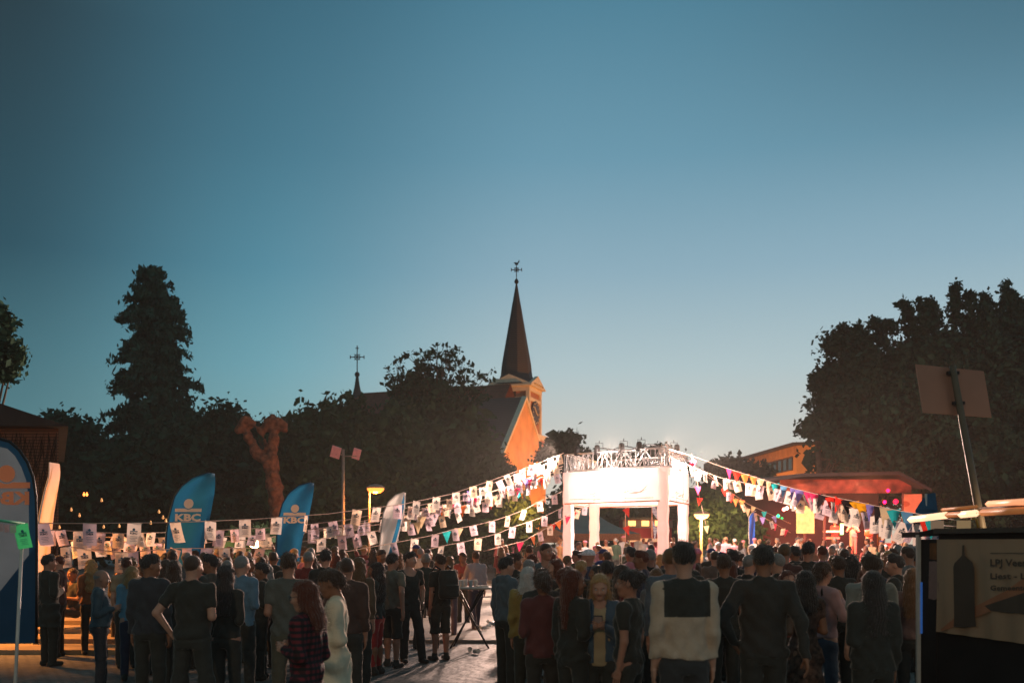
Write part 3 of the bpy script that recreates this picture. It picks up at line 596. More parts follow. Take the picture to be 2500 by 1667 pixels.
G = 'festival-goers standing in the foreground'
B = 180  # rz 0: seen from behind; 180: facing the camera; 90: facing left; -90: facing right
dk = (34, 34, 36)
NEAR = [
 dict(px=118, ty=1353, D=15, rz=-30, fem=False, hair='short', hc='black', top='coat', tc=(26, 26, 28), bc=(28, 28, 30), arms=('down', 'bent'), yaw=-20, label='man in a long black coat with his back turned beside the big blue flag'),
 dict(px=143, ty=1354, D=16.2, rz=100, fem=False, hair='buzz', hc='auburn', top='jacket', tc=(90, 62, 50), bc=(48, 40, 42), arms=('bent', 'bent'), yaw=0, label='man with an orange lit face turned left, behind the man in the long black coat'),
 dict(px=222, ty=1364, D=16.5, rz=30, fem=True, hair='wavy', hc='blonde', top='sweater', tc=(150, 92, 60), bc=(60, 50, 46), arms=('bent', 'bent'), yaw=20, label='woman with orange lit wavy blonde hair behind the stooping man in grey-blue'),
 dict(px=244, ty=1388, D=12.5, rz=-70, fem=False, hair='bald', hc='grey', top='sweater', tc=(70, 86, 94), bc=(50, 58, 66), arms=('down', 'bent'), w=1.02, yaw=0, belly=.03, pitch=-8, label='short man with a receding hairline in a grey-blue sweater, facing right'),
 dict(px=322, ty=1380, D=13.4, rz=20, fem=True, hair='bob', hc='blonde', top='blouse', tc=(110, 150, 168), bc=(60, 66, 80), arms=('bent', 'bent'), yaw=-30, label='woman with short blonde hair in a light blue blouse left of the teal jacket'),
 dict(px=366, ty=1352, D=10.8, rz=-6, fem=False, hair='short', hc='black', top='jacket', tc=(46, 62, 66), bc=(36, 38, 42), arms=('down', 'down'), w=1.04, yaw=-55, label='man in a dark teal jacket seen from behind, head turned to the right'),
 dict(px=425, ty=1365, D=11.8, rz=10, fem=True, hair='long', hc='brown', top='blouse', tc=(52, 40, 42), bc=(34, 32, 38), arms=('bent', 'bent'), label='woman with long brown hair between the teal jacket and the burly man in black'),
 dict(px=470, ty=1353, D=9.9, rz=-4, fem=False, hair='buzz', hc='brown', top='tee', tc=(24, 24, 26), bottom='shorts', bc=(48, 50, 54), arms=('hip', 'bent'), w=1.16, belly=.03, yaw=-20, legs='wide', label='burly man in a black t-shirt and grey shorts seen from behind'),
 dict(px=515, ty=1352, D=12.6, rz=60, fem=False, hair='short', hc='black', top='shirt', tc=(84, 78, 70), bc=(36, 36, 40), arms=('bent', 'bent'), glasses=True, yaw=30, label='man with glasses turned left behind the burly man in black'),
 dict(px=552, ty=1376, D=10.4, rz=-12, fem=True, hair='long', hc='black', top='blouse', tc=(30, 28, 32), bc=(30, 34, 42), arms=('down', 'bent'), strap=(-1, (70, 60, 50)), label='woman with long black hair in a black top with a thin bag strap'),
 dict(px=590, ty=1354, D=12, rz=-15, fem=False, hair='grey', hc='grey', top='shirt', tc=(98, 124, 140), bc=(44, 44, 50), arms=('down', 'bent'), yaw=-10, label='grey haired man in a light blue shirt seen from behind'),
 dict(px=668, ty=1345, D=17, rz=0, fem=False, hair='buzz', hc='brown', top='hoodie', tc=(30, 32, 36), bc=(34, 34, 38), arms=('down', 'down'), collar=1, label='man in a black jacket with a pale collar seen over the grey t-shirt'),
 dict(px=704, ty=1349, D=10.4, rz=8, fem=False, hair='short', hc='brown', top='tee', tc=(96, 94, 86), bc=(92, 86, 72), arms=('bent', 'down'), w=1.06, yaw=0, label='man in a grey t-shirt and khaki trousers seen from behind'),
 dict(px=750, ty=1412, D=7.3, rz=72, fem=True, hair='mid', hc='auburn', top='shirt', tc='plaid', bc=(30, 30, 36), arms=('bent', 'bent'), w=1.12, glasses=True, yaw=10, pitch=-10, label='woman with auburn hair and glasses in a dark red plaid shirt, nearest the camera'),
 dict(px=815, ty=1384, D=8.3, rz=100, fem=True, hair='updo', hc='brown', top='cardigan', tc=(224, 200, 168), bc=(176, 150, 118), bottom='skirt', arms=('bent', 'bent'), w=1.12, yaw=0, pitch=-18, label='woman in a long cream cardigan with her hair put up, looking down'),
 dict(px=846, ty=1359, D=10.6, rz=12, fem=False, hair='buzz', hc='brown', top='sweater', tc=(84, 56, 42), bc=(40, 36, 38), arms=('bent', 'down'), yaw=0, label='man in a brown sweater seen from behind the cream cardigan'),
 dict(px=876, ty=1358, D=12.6, rz=-8, fem=True, hair='mid', hc='light', top='sweater', tc=(96, 78, 62), bc=(46, 42, 46), arms=('down', 'down'), label='woman with shoulder length light brown hair behind the man in the brown sweater'),
 dict(px=920, ty=1371, D=14, rz=75, fem=True, hair='wavy', hc='black', top='jacket', tc=(34, 44, 54), bc=(170, 30, 48), bottom='leggings', arms=('cross', 'cross'), sc=(60, 40, 40), label='woman with long curly black hair in red trousers, facing left'),
 dict(px=957, ty=1350, D=14.8, rz=-25, fem=False, hair='short', hc='black', top='tee', tc=(112, 104, 90), bottom='shorts', bc=(28, 28, 32), arms=('down', 'swing'), yaw=-10, legs='one', sc=(50, 46, 44), label='man in a grey t-shirt and black knee length shorts with bare calves'),
 dict(px=1000, ty=1346, D=15.4, rz=-150, fem=False, hair='short', hc='black', top='tee', tc=(34, 42, 42), vneck=True, bc=(36, 40, 50), arms=('pocket', 'down'), yaw=35, slim=.9, w=.94, legs='one', label='young man in a dark v-neck t-shirt facing the camera, head turned right'),
 dict(px=1040, ty=1350, D=17.4, rz=10, fem=False, hair='short', hc='grey', top='shirt', tc=(24, 62, 52), bc=(32, 34, 42), arms=('bent', 'down'), w=1.04, legs='wide', label='man in a dark green long sleeved shirt seen from behind'),
 dict(px=1076, ty=1352, D=15.7, rz=35, fem=False, hair='short', hc='brown', top='tee', tc=(32, 30, 32), bottom='shorts', bc=(66, 48, 38), arms=('down', 'down'), backpack=True, w=.92, sc=(40, 38, 40), label='man wearing a large black backpack, a dark t-shirt and shorts'),
 dict(px=1098, ty=1356, D=19.5, rz=-25, fem=True, hair='long', hc='light', top='tank', tc=(110, 60, 60), bc=(120, 100, 104), arms=('bent', 'bent'), label='woman with long light hair lit from ahead, right of the black backpack'),
 dict(px=1131, ty=1348, D=22.5, rz=170, fem=False, hair='short', hc='brown', top='shirt', tc=(150, 74, 66), bc=(40, 60, 60), arms=('bent', 'bent'), yaw=-30, label='man with a red lit face behind the high table'),
 dict(px=1162, ty=1345, D=21, rz=18, fem=False, hair='short', hc='brown', top='shirt', tc='striped', bc=(42, 58, 76), arms=('table', 'down'), legs='walk', yaw=0, sc=(96, 52, 46), label='man in a finely striped shirt and blue jeans beside the high table'),
 dict(px=1235, ty=1359, D=12.7, rz=-50, fem=False, hair='quiff', hc='black', top='hoodie', tc=(92, 100, 104), bc=(30, 32, 38), arms=('down', 'bent'), yaw=-15, slim=.9, w=.95, cup='l', gripl=True, label='man in a grey denim hoodie holding a clear plastic cup down by his side'),
 dict(px=1256, ty=1350, D=14.6, rz=-20, fem=False, hair='short', hc='brown', top='shirt', tc=(40, 52, 56), bc=(34, 34, 40), arms=('bent', 'bent'), yaw=-50, label='dark haired man just behind the man in the grey denim hoodie'),
 dict(px=1289, ty=1381, D=11, rz=-8, fem=True, hair='bob', hc='white', top='jacket', tc=(150, 124, 70), bc=(60, 50, 40), arms=('down', 'bent'), strap=(1, (40, 30, 26)), w=1.06, label='white haired woman in a mustard jacket with a thin dark bag strap'),
 dict(px=1322, ty=1384, D=10.4, rz=0, fem=True, hair='updo', hc='brown', top='jacket', tc=(44, 36, 38), bc=(34, 34, 40), arms=('bent', 'bent'), label='woman in a dark jacket hidden behind the woman in maroon'),
 dict(px=1326, ty=1393, D=9.3, rz=6, fem=True, hair='updo', hc='brown', top='jacket', tc=(102, 26, 48), bc=(62, 36, 36), arms=('bent', 'down'), w=1.14, label='woman in a maroon jacket with pinned up brown hair, seen from behind'),
 dict(px=1332, ty=1324, D=14, rz=-165, fem=False, hair='buzz', hc='brown', top='tee', tc=(92, 98, 98), bc=(44, 44, 48), arms=('down', 'down'), yaw=20, w=1.06, label='very tall man in a grey t-shirt facing the camera above the crowd'),
 dict(px=1376, ty=1385, D=10.6, rz=10, fem=True, hair='updo', hc='auburn', top='blouse', tc=(50, 38, 38), bc=(34, 34, 40), arms=('bent', 'bent'), label='woman with reddish hair between the maroon jacket and the long dark hair'),
 dict(px=1398, ty=1388, D=8.9, rz=-50, fem=True, hair='long', hc='auburn', top='jacket', tc=(30, 28, 30), bc=(30, 30, 34), arms=('down', 'bent'), w=1.1, yaw=-35, label='woman with very long dark auburn hair in black, in profile to the right'),
 dict(px=1409, ty=1343, D=20, rz=80, fem=False, hair='short', hc='brown', top='tee', tc=(96, 66, 56), bc=(44, 42, 44), arms=('down', 'bent'), label='man in profile to the left with light behind him, in front of the gate post'),
 dict(px=1465, ty=1397, D=8.9, rz=172, fem=True, hair='mid', hc='blonde', top='jacket', tc=(78, 92, 104), open=True, uc=(178, 152, 118), bc=(40, 38, 44), arms=('phone', 'phone'), phone=True, pitch=-16, w=1.0, label='blonde woman in an open denim jacket looking down at her phone'),
 dict(px=1483, ty=1368, D=12, rz=0, fem=False, hair='short', hc='black', top='hoodie', tc=(24, 24, 27), bc=(30, 30, 32), arms=('bent', 'bent'), w=1.18, belly=.03, label='broad person in a black hooded top behind the woman with the phone'),
 dict(px=1536, ty=1387, D=8.3, rz=62, fem=True, hair='bun', hc='black', top='tee', tc=(27, 26, 28), bc=(30, 30, 36), arms=('down', 'down'), w=1.12, yaw=18, label='person in a black t-shirt with a dark hair bun, facing left towards the phone'),
 dict(px=1548, ty=1357, D=17, rz=-60, fem=True, hair='bob', hc='brown', top='blouse', tc=(130, 92, 80), bc=(50, 46, 50), arms=('bent', 'bent'), label='woman with a bob lifting her chin to the right, in front of the gate'),
 dict(px=1590, ty=1327, D=24, rz=0, fem=False, hair='buzz', hc='black', top='tee', tc=(74, 62, 50), bc=(44, 40, 42), arms=('down', 'down'), w=1.15, label='tall broad man seen from behind, framed by the right front post of the gate'),
 dict(px=1638, ty=1334, D=9.6, rz=-5, fem=False, hair='buzz', hc='light', top='sweater', tc=(92, 98, 104), bc=(40, 42, 46), arms=('down', 'down'), label='fair haired man in grey half hidden behind the two-tone sweater'),
 dict(px=1670, ty=1322, D=7.5, rz=4, fem=False, hair='short', hc='black', top='sweater', tc=(190, 164, 140), tc2=(26, 24, 30), two_tone=True, bc=(58, 58, 62), arms=('down', 'down'), w=1.04, yaw=0, label='tall man in a beige sweater with a black shoulder yoke, seen from behind'),
 dict(px=1768, ty=1352, D=11.2, rz=-4, fem=False, hair='short', hc='brown', top='tee', tc=(26, 26, 29), bc=(30, 30, 34), arms=('hip', 'down'), w=1.06, label='man in a black t-shirt between the two-tone sweater and the plum shirt'),
 dict(px=1790, ty=1342, D=14, rz=10, fem=False, hair='short', hc='black', top='shirt', tc=(40, 36, 38), bc=(34, 34, 40), arms=('bent', 'bent'), label='man in a dark shirt seen just above the black t-shirt'),
 dict(px=1745, ty=1343, D=17, rz=-10, fem=False, hair='buzz', hc='brown', top='tee', tc=(110, 92, 82), bc=(40, 40, 46), arms=('bent', 'bent'), label='man in a pale t-shirt right of the two-tone sweater'),
 dict(px=1864, ty=1329, D=8.2, rz=-6, fem=False, hair='short', hc='black', top='shirt', tc=(54, 32, 36), bc=(34, 32, 36), arms=('hip', 'swing'), w=1.12, label='big man in a dark plum shirt with one hand on his hip, seen from behind'),
 dict(px=1915, ty=1325, D=13, rz=0, fem=False, hair='buzz', hc='light', top='shirt', tc=(96, 60, 52), bc=(40, 36, 40), arms=('down', 'bent'), label='tall man with cropped fair hair behind the plum shirt'),
 dict(px=1922, ty=1390, D=11, rz=-170, fem=True, hair='bob', hc='auburn', top='blouse', tc=(120, 70, 60), bc=(50, 40, 40), arms=('bent', 'bent'), label='short woman with a warmly lit face right of the plum shirt'),
 dict(px=1965, ty=1390, D=9.2, rz=10, fem=True, hair='mid', hc='black', top='dress', tc='floral', bottom='none', arms=('bent', 'bent'), cup='r', gripr=True, legs='close', label='dark haired woman in a floral dress holding a cup'),
 dict(px=1973, ty=1322, D=13.4, rz=-15, fem=False, hair='short', hc='black', top='jacket', tc=(34, 32, 34), bc=(30, 30, 32), arms=('bent', 'bent'), yaw=-15, label='tall dark haired man in black above the woman in the floral dress'),
 dict(px=2008, ty=1369, D=10.2, rz=-55, fem=True, hair='updo', hc='brown', top='blouse', tc=(164, 130, 128), bc=(56, 76, 90), bottom='trousers', arms=('raise', 'drink'), strap=(1, (40, 40, 44)), w=.98, label='woman in a pale pink blouse and jeans, hands raised to her face'),
 dict(px=2048, ty=1357, D=12, rz=5, fem=False, hair='short', hc='brown', top='shirt', tc=(34, 32, 36), bc=(30, 30, 34), arms=('bent', 'bent'), label='man in a dark shirt right of the woman in the pink blouse'),
 dict(px=2078, ty=1356, D=13.5, rz=-10, fem=True, hair='wavy', hc='black', top='jacket', tc=(30, 28, 32), bc=(30, 30, 34), arms=('bent', 'bent'), label='woman with thick black hair in black left of the light grey t-shirt'),
 dict(px=2126, ty=1352, D=9.6, rz=4, fem=False, hair='short', hc='brown', top='tee', tc=(134, 132, 122), bc=(36, 38, 44), arms=('down', 'bent'), w=1.2, belly=.03, label='heavily built man in a light grey t-shirt behind the long black hair'),
 dict(px=2131, ty=1390, D=8.1, rz=6, fem=True, hair='long', hc='black', top='jacket', tc=(26, 25, 28), bc=(28, 28, 32), arms=('bent', 'down'), w=1.12, label='woman with long straight black hair in black near the stall'),
 dict(px=2168, ty=1343, D=16, rz=150, fem=True, hair='mid', hc='blonde', top='jacket', tc=(44, 40, 40), bc=(36, 34, 38), arms=('bent', 'bent'), label='blonde woman facing the camera behind the grey t-shirt'),
 dict(px=2228, ty=1384, D=10.5, rz=-20, fem=True, hair='long', hc='light', top='sweater', tc=(112, 88, 82), bc=(40, 38, 44), arms=('bent', 'bent'), label='woman with orange lit hair next to the metal post of the stall'),
 dict(px=178, ty=1399, D=19, rz=150, fem=False, hair='buzz', hc='brown', top='tee', tc=(40, 34, 34), bc=(38, 34, 34), arms=('cross', 'bent'), label='man with orange lit face sitting between black coat and wavy blonde hair', H=1.70, sit=True, z=-.33),
 dict(px=290, ty=1388, D=18, rz=200, fem=True, hair='bob', hc='black', top='shirt', tc=(60, 40, 36), bc=(40, 36, 36), arms=('bent', 'bent'), label='dark haired woman between the grey-blue sweater and the blue blouse'),
 dict(px=388, ty=1392, D=17, rz=170, fem=True, hair='long', hc='blonde', top='blouse', tc=(130, 84, 60), bc=(60, 44, 40), arms=('bent', 'bent'), label='blonde woman with orange lit hair behind the teal jacket'),
 dict(px=640, ty=1372, D=13.5, rz=100, fem=False, hair='short', hc='black', top='jacket', tc=(50, 46, 44), bc=(34, 34, 38), arms=('bent', 'bent'), label='man in a dark jacket between the light blue shirt and the grey t-shirt'),
 dict(px=760, ty=1352, D=15.5, rz=15, fem=True, hair='mid', hc='brown', top='jacket', tc=(60, 52, 44), bc=(40, 38, 42), arms=('bent', 'drink'), label='brown haired woman seen over the hair of the woman in plaid'),
 dict(px=795, ty=1341, D=14, rz=5, fem=False, hair='short', hc='black', top='shirt', tc=(38, 36, 38), bc=(34, 34, 38), arms=('down', 'down'), label='dark haired man right above the woman in the cream cardigan'),
 dict(px=930, ty=1341, D=17.5, rz=-160, fem=False, hair='short', hc='black', top='shirt', tc=(88, 80, 76), bc=(36, 36, 42), arms=('down', 'bent'), yaw=20, label='man with a fringe facing the camera above the curly black hair'),
]
plaid = stripe_mat('plaid_cloth', (30, 20, 24), (110, 26, 34), 7, 'Z', plaid=True)
striped = stripe_mat('striped_cloth', (208, 190, 186), (104, 92, 98), 22, 'Z')
floral = mat('floral_cloth', (92, 66, 54), .85, .8, 22, .3, 50)
TCM = {'plaid': plaid, 'striped': striped, 'floral': floral}
M_plastic = mat('clear_plastic', (200, 205, 205), .15, spec=.5, transl=.4); M_black = mat('black_plastic', (24, 24, 26), .45)
def cup(loc, label, rot=(0, 0, 0)):
    m = MB(); m.lathe((0, 0, 0), [(.030, 0), (.031, .004), (.041, .118), (.043, .12), (.0395, .118), (.029, .008)], 16)
    o = m.build('plastic_cup', M_plastic); o.location = loc; o.rotation_euler = rot; tag(o, label, 'cup')
    return o
for i, S in enumerate(NEAR):
    S['seed'] = i + 1
    if isinstance(S['tc'], str): S['tc'] = TCM[S['tc']]
    S['skin'] = ('light', 'pale', 'tan')[i % 3]
    r = person(S, 0 if S['D'] < 16 else 1)
    s = S['_s']
    if S.get('strap'): strap(S, *S['strap'])
    if S.get('glasses'):
        Rm = Matrix(S['_R'].tolist()); hc = Vector(S['_hc']); m = MB()
        for x in (-1, 1):
            pts = [hc + Rm @ Vector((x * .031 + .023 * math.cos(a), .099 - .006 * abs(math.cos(a)), .002 + .018 * math.sin(a))) for a in np.linspace(0, 2 * math.pi, 13)]
            m.tube(pts, .0022, 5, caps=False); m.tube([hc + Rm @ Vector((x * .053, .094, .006)), hc + Rm @ Vector((x * .080, .06, .006)), hc + Rm @ Vector((x * .083, -.01, .004))], .0022, 5)
        m.tube([hc + Rm @ Vector((-.009, .102, .004)), hc + Rm @ Vector((.009, .102, .004))], .0022, 5)
        m.build('glasses', mat('glasses_frame', (60, 60, 64), .25, spec=.7), r)
    if S.get('backpack'):
        q = SDF((-.25, -.5, .8), (.25, .0, 1.6), .014)
        q.slices([(.98, .15, .10, 0, -.24), (1.05, .17, .13, 0, -.25), (1.30, .165, .12, 0, -.24), (1.43, .13, .08, 0, -.21)], .04)
        q.slices([(1.02, .12, .05, 0, -.36), (1.20, .12, .055, 0, -.36)], .03); q.warp(.006, 30, 2)
        V, Q = q.mesh(); bo = bpy.data.objects.new('backpack', mesh_np('backpack', V, Q, [M_cloth((24, 24, 27))], None, True)); link(bo)
        bo.location = r.location; bo.rotation_euler = r.rotation_euler; bo.scale = (1, 1, 1); tag(bo, 'large black backpack on the back of the man in shorts', 'backpack')
        for x in (-1, 1): MB().tube([(x * .1, -.16, 1.44), (x * .115, -.03, 1.49), (x * .12, .1, 1.38), (x * .14, .1, 1.2), (x * .17, -.08, 1.08)], .014, 6).build('shoulder_strap', M_black, bo)
    if S.get('cup'):
        k = S['cup']; sd_ = -1 if k == 'l' else 1
        cup(wpos(S, k, (-sd_ * .045, .01, -.16)), 'clear plastic cup held by ' + ('the man in the grey denim hoodie' if k == 'l' else 'the woman in the floral dress'), (R(8), R(5), 0))
    if S.get('phone'):
        p = (wpos(S, 'l', (0, .08, .06)) + wpos(S, 'r', (0, .08, .06))) / 2
        m = MB(); m.box((0, 0, 0), (.075, .009, .15)); o = m.build('phone', M_black); m2 = MB(); m2.box((0, .0055, 0), (.068, .002, .14))
        o.location = p; o.rotation_euler = (R(-50), 0, R(S['rz'])); tag(o, 'dark smartphone held by the blonde woman in the denim jacket', 'phone')
        m2.build('screen', mat('phone_screen', (60, 70, 80), .2, emit=(150, 120, 100), es=.12), o)

# ------------------------------------------------------------------ the crowd further back (copies of a few built people)
def copy_person(root, loc, rz, scale, label, group, mats):
    c = root.copy(); C.objects.link(c); c.location = loc; c.rotation_euler = (0, 0, rz); c.scale = (scale,) * 3; c['label'] = label; c['group'] = group; c['category'] = 'person'
    for ch in root.children:
        d = ch.copy(); C.objects.link(d); d.parent = c
        for i, sl in enumerate(d.material_slots):
            key = d.name.split('.')[0]
            if i == 0 and key in mats: sl.link = 'OBJECT'; sl.material = mats[key]
    return c
PROTO = []
pr = random.Random(5)
for i, (fem, hr, tp, ar, bt) in enumerate([(0, 'short', 'tee', ('down', 'bent'), 'trousers'), (0, 'buzz', 'shirt', ('bent', 'bent'), 'trousers'), (1, 'long', 'blouse', ('bent', 'down'), 'trousers'),
        (1, 'mid', 'jacket', ('bent', 'bent'), 'trousers'), (0, 'quiff', 'hoodie', ('pocket', 'bent'), 'trousers'), (0, 'cap', 'tee', ('down', 'bent'), 'shorts'), (1, 'updo', 'tank', ('drink', 'bent'), 'skirt'),
        (1, 'cap', 'tee', ('bent', 'down'), 'trousers'), (0, 'short', 'jacket', ('down', 'drink'), 'trousers'), (1, 'wavy', 'sweater', ('cross', 'cross'), 'trousers'), (0, 'grey', 'shirt', ('hip', 'bent'), 'trousers'), (0, 'short', 'tee', ('high', 'down'), 'trousers')]):
    PROTO.append(dict(px=1250, ty=0, D=30, H=1.75, fem=bool(fem), hair=hr, hc='brown', top=tp, tc=(60, 60, 60), arms=ar, bottom=bt, seed=40 + i, yaw=pr.uniform(-20, 20), _fresh=True))
HW = {'black': 'black haired', 'brown': 'brown haired', 'light': 'light haired', 'blonde': 'blonde', 'grey': 'grey haired', 'auburn': 'auburn haired', 'capw': 'white capped', 'capb': 'blue capped', 'capp': 'pink capped'}
TCW = {'dark': (32, 32, 36), 'white': (196, 188, 184), 'grey': (108, 106, 102), 'red': (130, 42, 44), 'navy': (38, 48, 76), 'beige': (160, 132, 104), 'pink': (190, 120, 128), 'green': (48, 78, 60)}
placed = [(S['root'].location.x, S['root'].location.y) for S in NEAR]
PROTO_ROOT = {}
def lift(y):
    t = min(max((y - 30) / 18, 0), 1); return .36 * t * t * (3 - 2 * t)
def crowd(n, pxr, Dr, ok, topw, capp, where, group, hr, facing, lod, mind=.52):
    made = tries = 0
    while made < n and tries < n * 60:
        tries += 1
        D = math.sqrt(pr.uniform(Dr[0] ** 2, Dr[1] ** 2)) if Dr[0] < 24 else pr.triangular(25, 50, 43); px = pr.uniform(*pxr); x = (px - 1250) / F * D
        if not ok(px, D) or any((x - a) ** 2 + (D - b) ** 2 < mind ** 2 for a, b in placed): continue
        k = pr.randrange(len(PROTO))
        cap = PROTO[k]['hair'] == 'cap'
        if cap and pr.random() > capp: continue
        if PROTO[k]['arms'][0] == 'high' and (pr.random() < .8 or Dr[1] < 18): continue
        placed.append((x, D)); made += 1; S = PROTO[k]
        H = pr.uniform(*hr) - (.09 if S['fem'] else 0)
        if (k, lod) not in PROTO_ROOT:
            S2 = dict(S); PROTO_ROOT[(k, lod)] = person(S2, lod); fresh = True
        root = PROTO_ROOT[(k, lod)]; hc = pr.choice(('capw', 'capw', 'capb', 'capp')) if cap else pr.choice(('black', 'brown', 'brown', 'light', 'blonde', 'auburn', 'grey') if k != 10 else ('grey',))
        tcn = pr.choices(list(TCW), topw)[0]
        rz = R(pr.gauss(*facing))
        lab = f"{HW[hc]} {'woman' if S['fem'] else 'man'} in a {tcn} top {where}"
        mats = {'hair': M_hair(hc), 'cap': M_hair(hc), {'tee': 't_shirt', 'tank': 'tank_top'}.get(S['top'], S['top']): M_cloth(TCW[tcn]), 'body': M_skin(pr.choice(('light', 'light', 'tan', 'pale')))}
        copy_person(root, (x, D, lift(D)), rz, H / 1.75, lab, group, mats)
# right of the visible paving, 13 to 24 m away
crowd(62, (1235, 2240), (13.5, 24), lambda p, D: not (p < 1265 and D > 14) and not (1290 < p < 1350 and D < 15), (6, 1, 3, 1, 2, 2, 1, 1), .25, 'in the middle of the crowd before the gate', 'crowd in the middle distance before the gate', (1.66, 1.80), (0, 40), 1)
crowd(20, (1290, 2200), (10.8, 14), lambda p, D: True, (8, 0, 2, 1, 2, 1, 0, 1), .1, 'between the front rows at the right', 'people between the front rows at the right', (1.60, 1.76), (0, 45), 1, .50)
crowd(20, (290, 860), (12.6, 17.5), lambda p, D: True, (8, 0, 2, 1, 2, 1, 0, 1), .1, 'between the front rows at the left', 'people between the front rows at the left', (1.58, 1.74), (0, 60), 1, .50)
# left half, behind the first rows
crowd(46, (400, 1090), (16.5, 27), lambda p, D: not (p > 850 and D < 23.5), (6, 1, 3, 1, 2, 2, 1, 1), .12, 'in the left crowd behind the first rows', 'left crowd behind the first rows', (1.64, 1.80), (0, 70), 1)
# crowd round the gate and stage, clothes picked pale and pink to look lit
crowd(80, (1180, 2230), (24, 50), lambda p, D: not (p < 1235 and D < 26) and (abs((p - 1250) / F * D - GC.x) > 2.2 or abs(D - GC.y) > 1.6), (1, 9, 2, 2, 1, 3, 6, 1), 1, 'in the bright crowd near the gate and stage', 'bright crowd round the gate and stage', (1.68, 1.86), (0, 80), 2, .6)
for (k, lod), r in PROTO_ROOT.items():
    for ch in list(r.children): bpy.data.objects.remove(ch)
    bpy.data.objects.remove(r)

# ================================================================== the ground
def ground_material():
    m = bpy.data.materials.new('cobbled_square'); m.use_nodes = True; t = m.node_tree; b = t.nodes['Principled BSDF']; n = t.nodes.new
    co = n('ShaderNodeTexCoord'); mp = n('ShaderNodeMapping'); mp.inputs['Rotation'].default_value = (0, 0, R(14)); t.links.new(co.outputs['Object'], mp.inputs[0])
    br = n('ShaderNodeTexBrick'); br.inputs['Scale'].default_value = 1; br.inputs['Brick Width'].default_value = .20; br.inputs['Row Height'].default_value = .11; br.inputs['Mortar Size'].default_value = .012
    br.inputs['Color1'].default_value = (.15, .14, .12, 1); br.inputs['Color2'].default_value = (.22, .20, .17, 1); br.inputs['Mortar'].default_value = (.04, .038, .034, 1)
    t.links.new(mp.outputs[0], br.inputs['Vector'])
    no = n('ShaderNodeTexNoise'); no.inputs['Scale'].default_value = .9; no.inputs['Detail'].default_value = 6; t.links.new(co.outputs['Object'], no.inputs['Vector'])
    r = n('ShaderNodeValToRGB'); t.links.new(no.outputs[0], r.inputs[0]); r.color_ramp.elements[0].position = .35; r.color_ramp.elements[1].position = .65
    r.color_ramp.elements[0].color = (.55, .55, .55, 1); r.color_ramp.elements[1].color = (1, 1, 1, 1)
    mm = n('ShaderNodeMix'); mm.data_type = 'RGBA'; mm.blend_type = 'MULTIPLY'; mm.inputs[0].default_value = 1
    t.links.new(br.outputs[0], mm.inputs[6]); t.links.new(r.outputs[0], mm.inputs[7]); t.links.new(mm.outputs[2], b.inputs['Base Color'])
    bp = n('ShaderNodeBump'); bp.inputs['Strength'].default_value = 1; bp.inputs['Distance'].default_value = .02
    n3 = n('ShaderNodeTexNoise'); n3.inputs['Scale'].default_value = 6; t.links.new(co.outputs['Object'], n3.inputs['Vector'])
    ad = n('ShaderNodeMath'); ad.operation = 'MULTIPLY_ADD'; ad.inputs[1].default_value = -1; t.links.new(br.outputs['Fac'], ad.inputs[0]); t.links.new(n3.outputs[0], ad.inputs[2])
    t.links.new(ad.outputs[0], bp.inputs['Height']); t.links.new(bp.outputs[0], b.inputs['Normal']); b.inputs['Roughness'].default_value = .55
    return m
def rise(y):
    t = min(max((y - 30) / 18, 0), 1); return .36 * t * t * (3 - 2 * t)
ys_ = [-20] + list(range(28, 52, 2)) + [130]
m = MB(); m.add([(x, y, rise(y)) for y in ys_ for x in (-60, 60)], [(2 * i, 2 * i + 1, 2 * i + 3, 2 * i + 2) for i in range(len(ys_) - 1)], 0, True); o = m.build('square', ground_material()); tag(o, kind='structure')
m = MB(); m.add([(-900, -300, -.012), (900, -300, -.012), (900, 1500, -.012), (-900, 1500, -.012)], [(0, 1, 2, 3)]); tag(m.build('ground', mat('earth', (60, 62, 52), .95, .3, .2, coord='Object')), kind='structure')
# smooth strip of pavement where the light falls through between the legs
m = MB(); m.box((-3.0, 21.5, .03), (7.5, 6.2, .06)); tag(m.build('pavement', mat('concrete_pavement', (138, 130, 120), .6, .2, 3, .4, 30)), kind='structure')
# raised steps on the left, lit by the assumed street lamp out of view
st = MB()
for i in range(4): st.box((-10.2 + .3 * i, 17.0 + 1.05 * i, .04 + .04 * i), (7.4, 1.02, .08 + .08 * i))
tag(st.build('stone_steps', mat('step_stone', (150, 128, 100), .7, .2, 2, .4, 20)), 'low stone steps lit orange behind the people on the left', 'steps')

# ================================================================== church
def frame(o, a):
    c, s_ = math.cos(a), math.sin(a); u = Vector((c, -s_, 0)); v = Vector((s_, c, 0)); o = Vector(o)
    return lambda x, y, z: o + u * x + v * y + Vector((0, 0, z))
brick = stripe_mat('church_brick', (178, 120, 84), (160, 100, 70), 3.2, 'Z')
M_plaster = mat('church_plaster', (216, 158, 108), .9, .2, .7, .8, 7); M_slate = stripe_mat('slate', (74, 66, 64), (50, 46, 48), 1.7, 'Z'); M_trim = mat('pale_stone', (222, 206, 182), .8, .08, 3, .2, 20)
def prism(fr, pts, y0, y1):  # pts (x,z) polygon extruded in y
    n = len(pts); vs = [fr(x, y0, z) for x, z in pts] + [fr(x, y1, z) for x, z in pts]
    return vs, [tuple(range(n)), tuple(range(2 * n - 1, n - 1, -1))] + [(i, i + n, (i + 1) % n + n, (i + 1) % n) for i in range(n)]
A = R(19)
apex = P(1283, 974, 90); fr = frame((apex.x, apex.y, 0), A)   # local x: out of the gable, local y: away from the camera, along the gable wall
zr = apex.z; ze = 9.4; hw = 6.2
church = empty('church', (apex.x, apex.y, 0), 0, 'old brick church with slate spire and orange floodlit gable behind the trees', 'church')
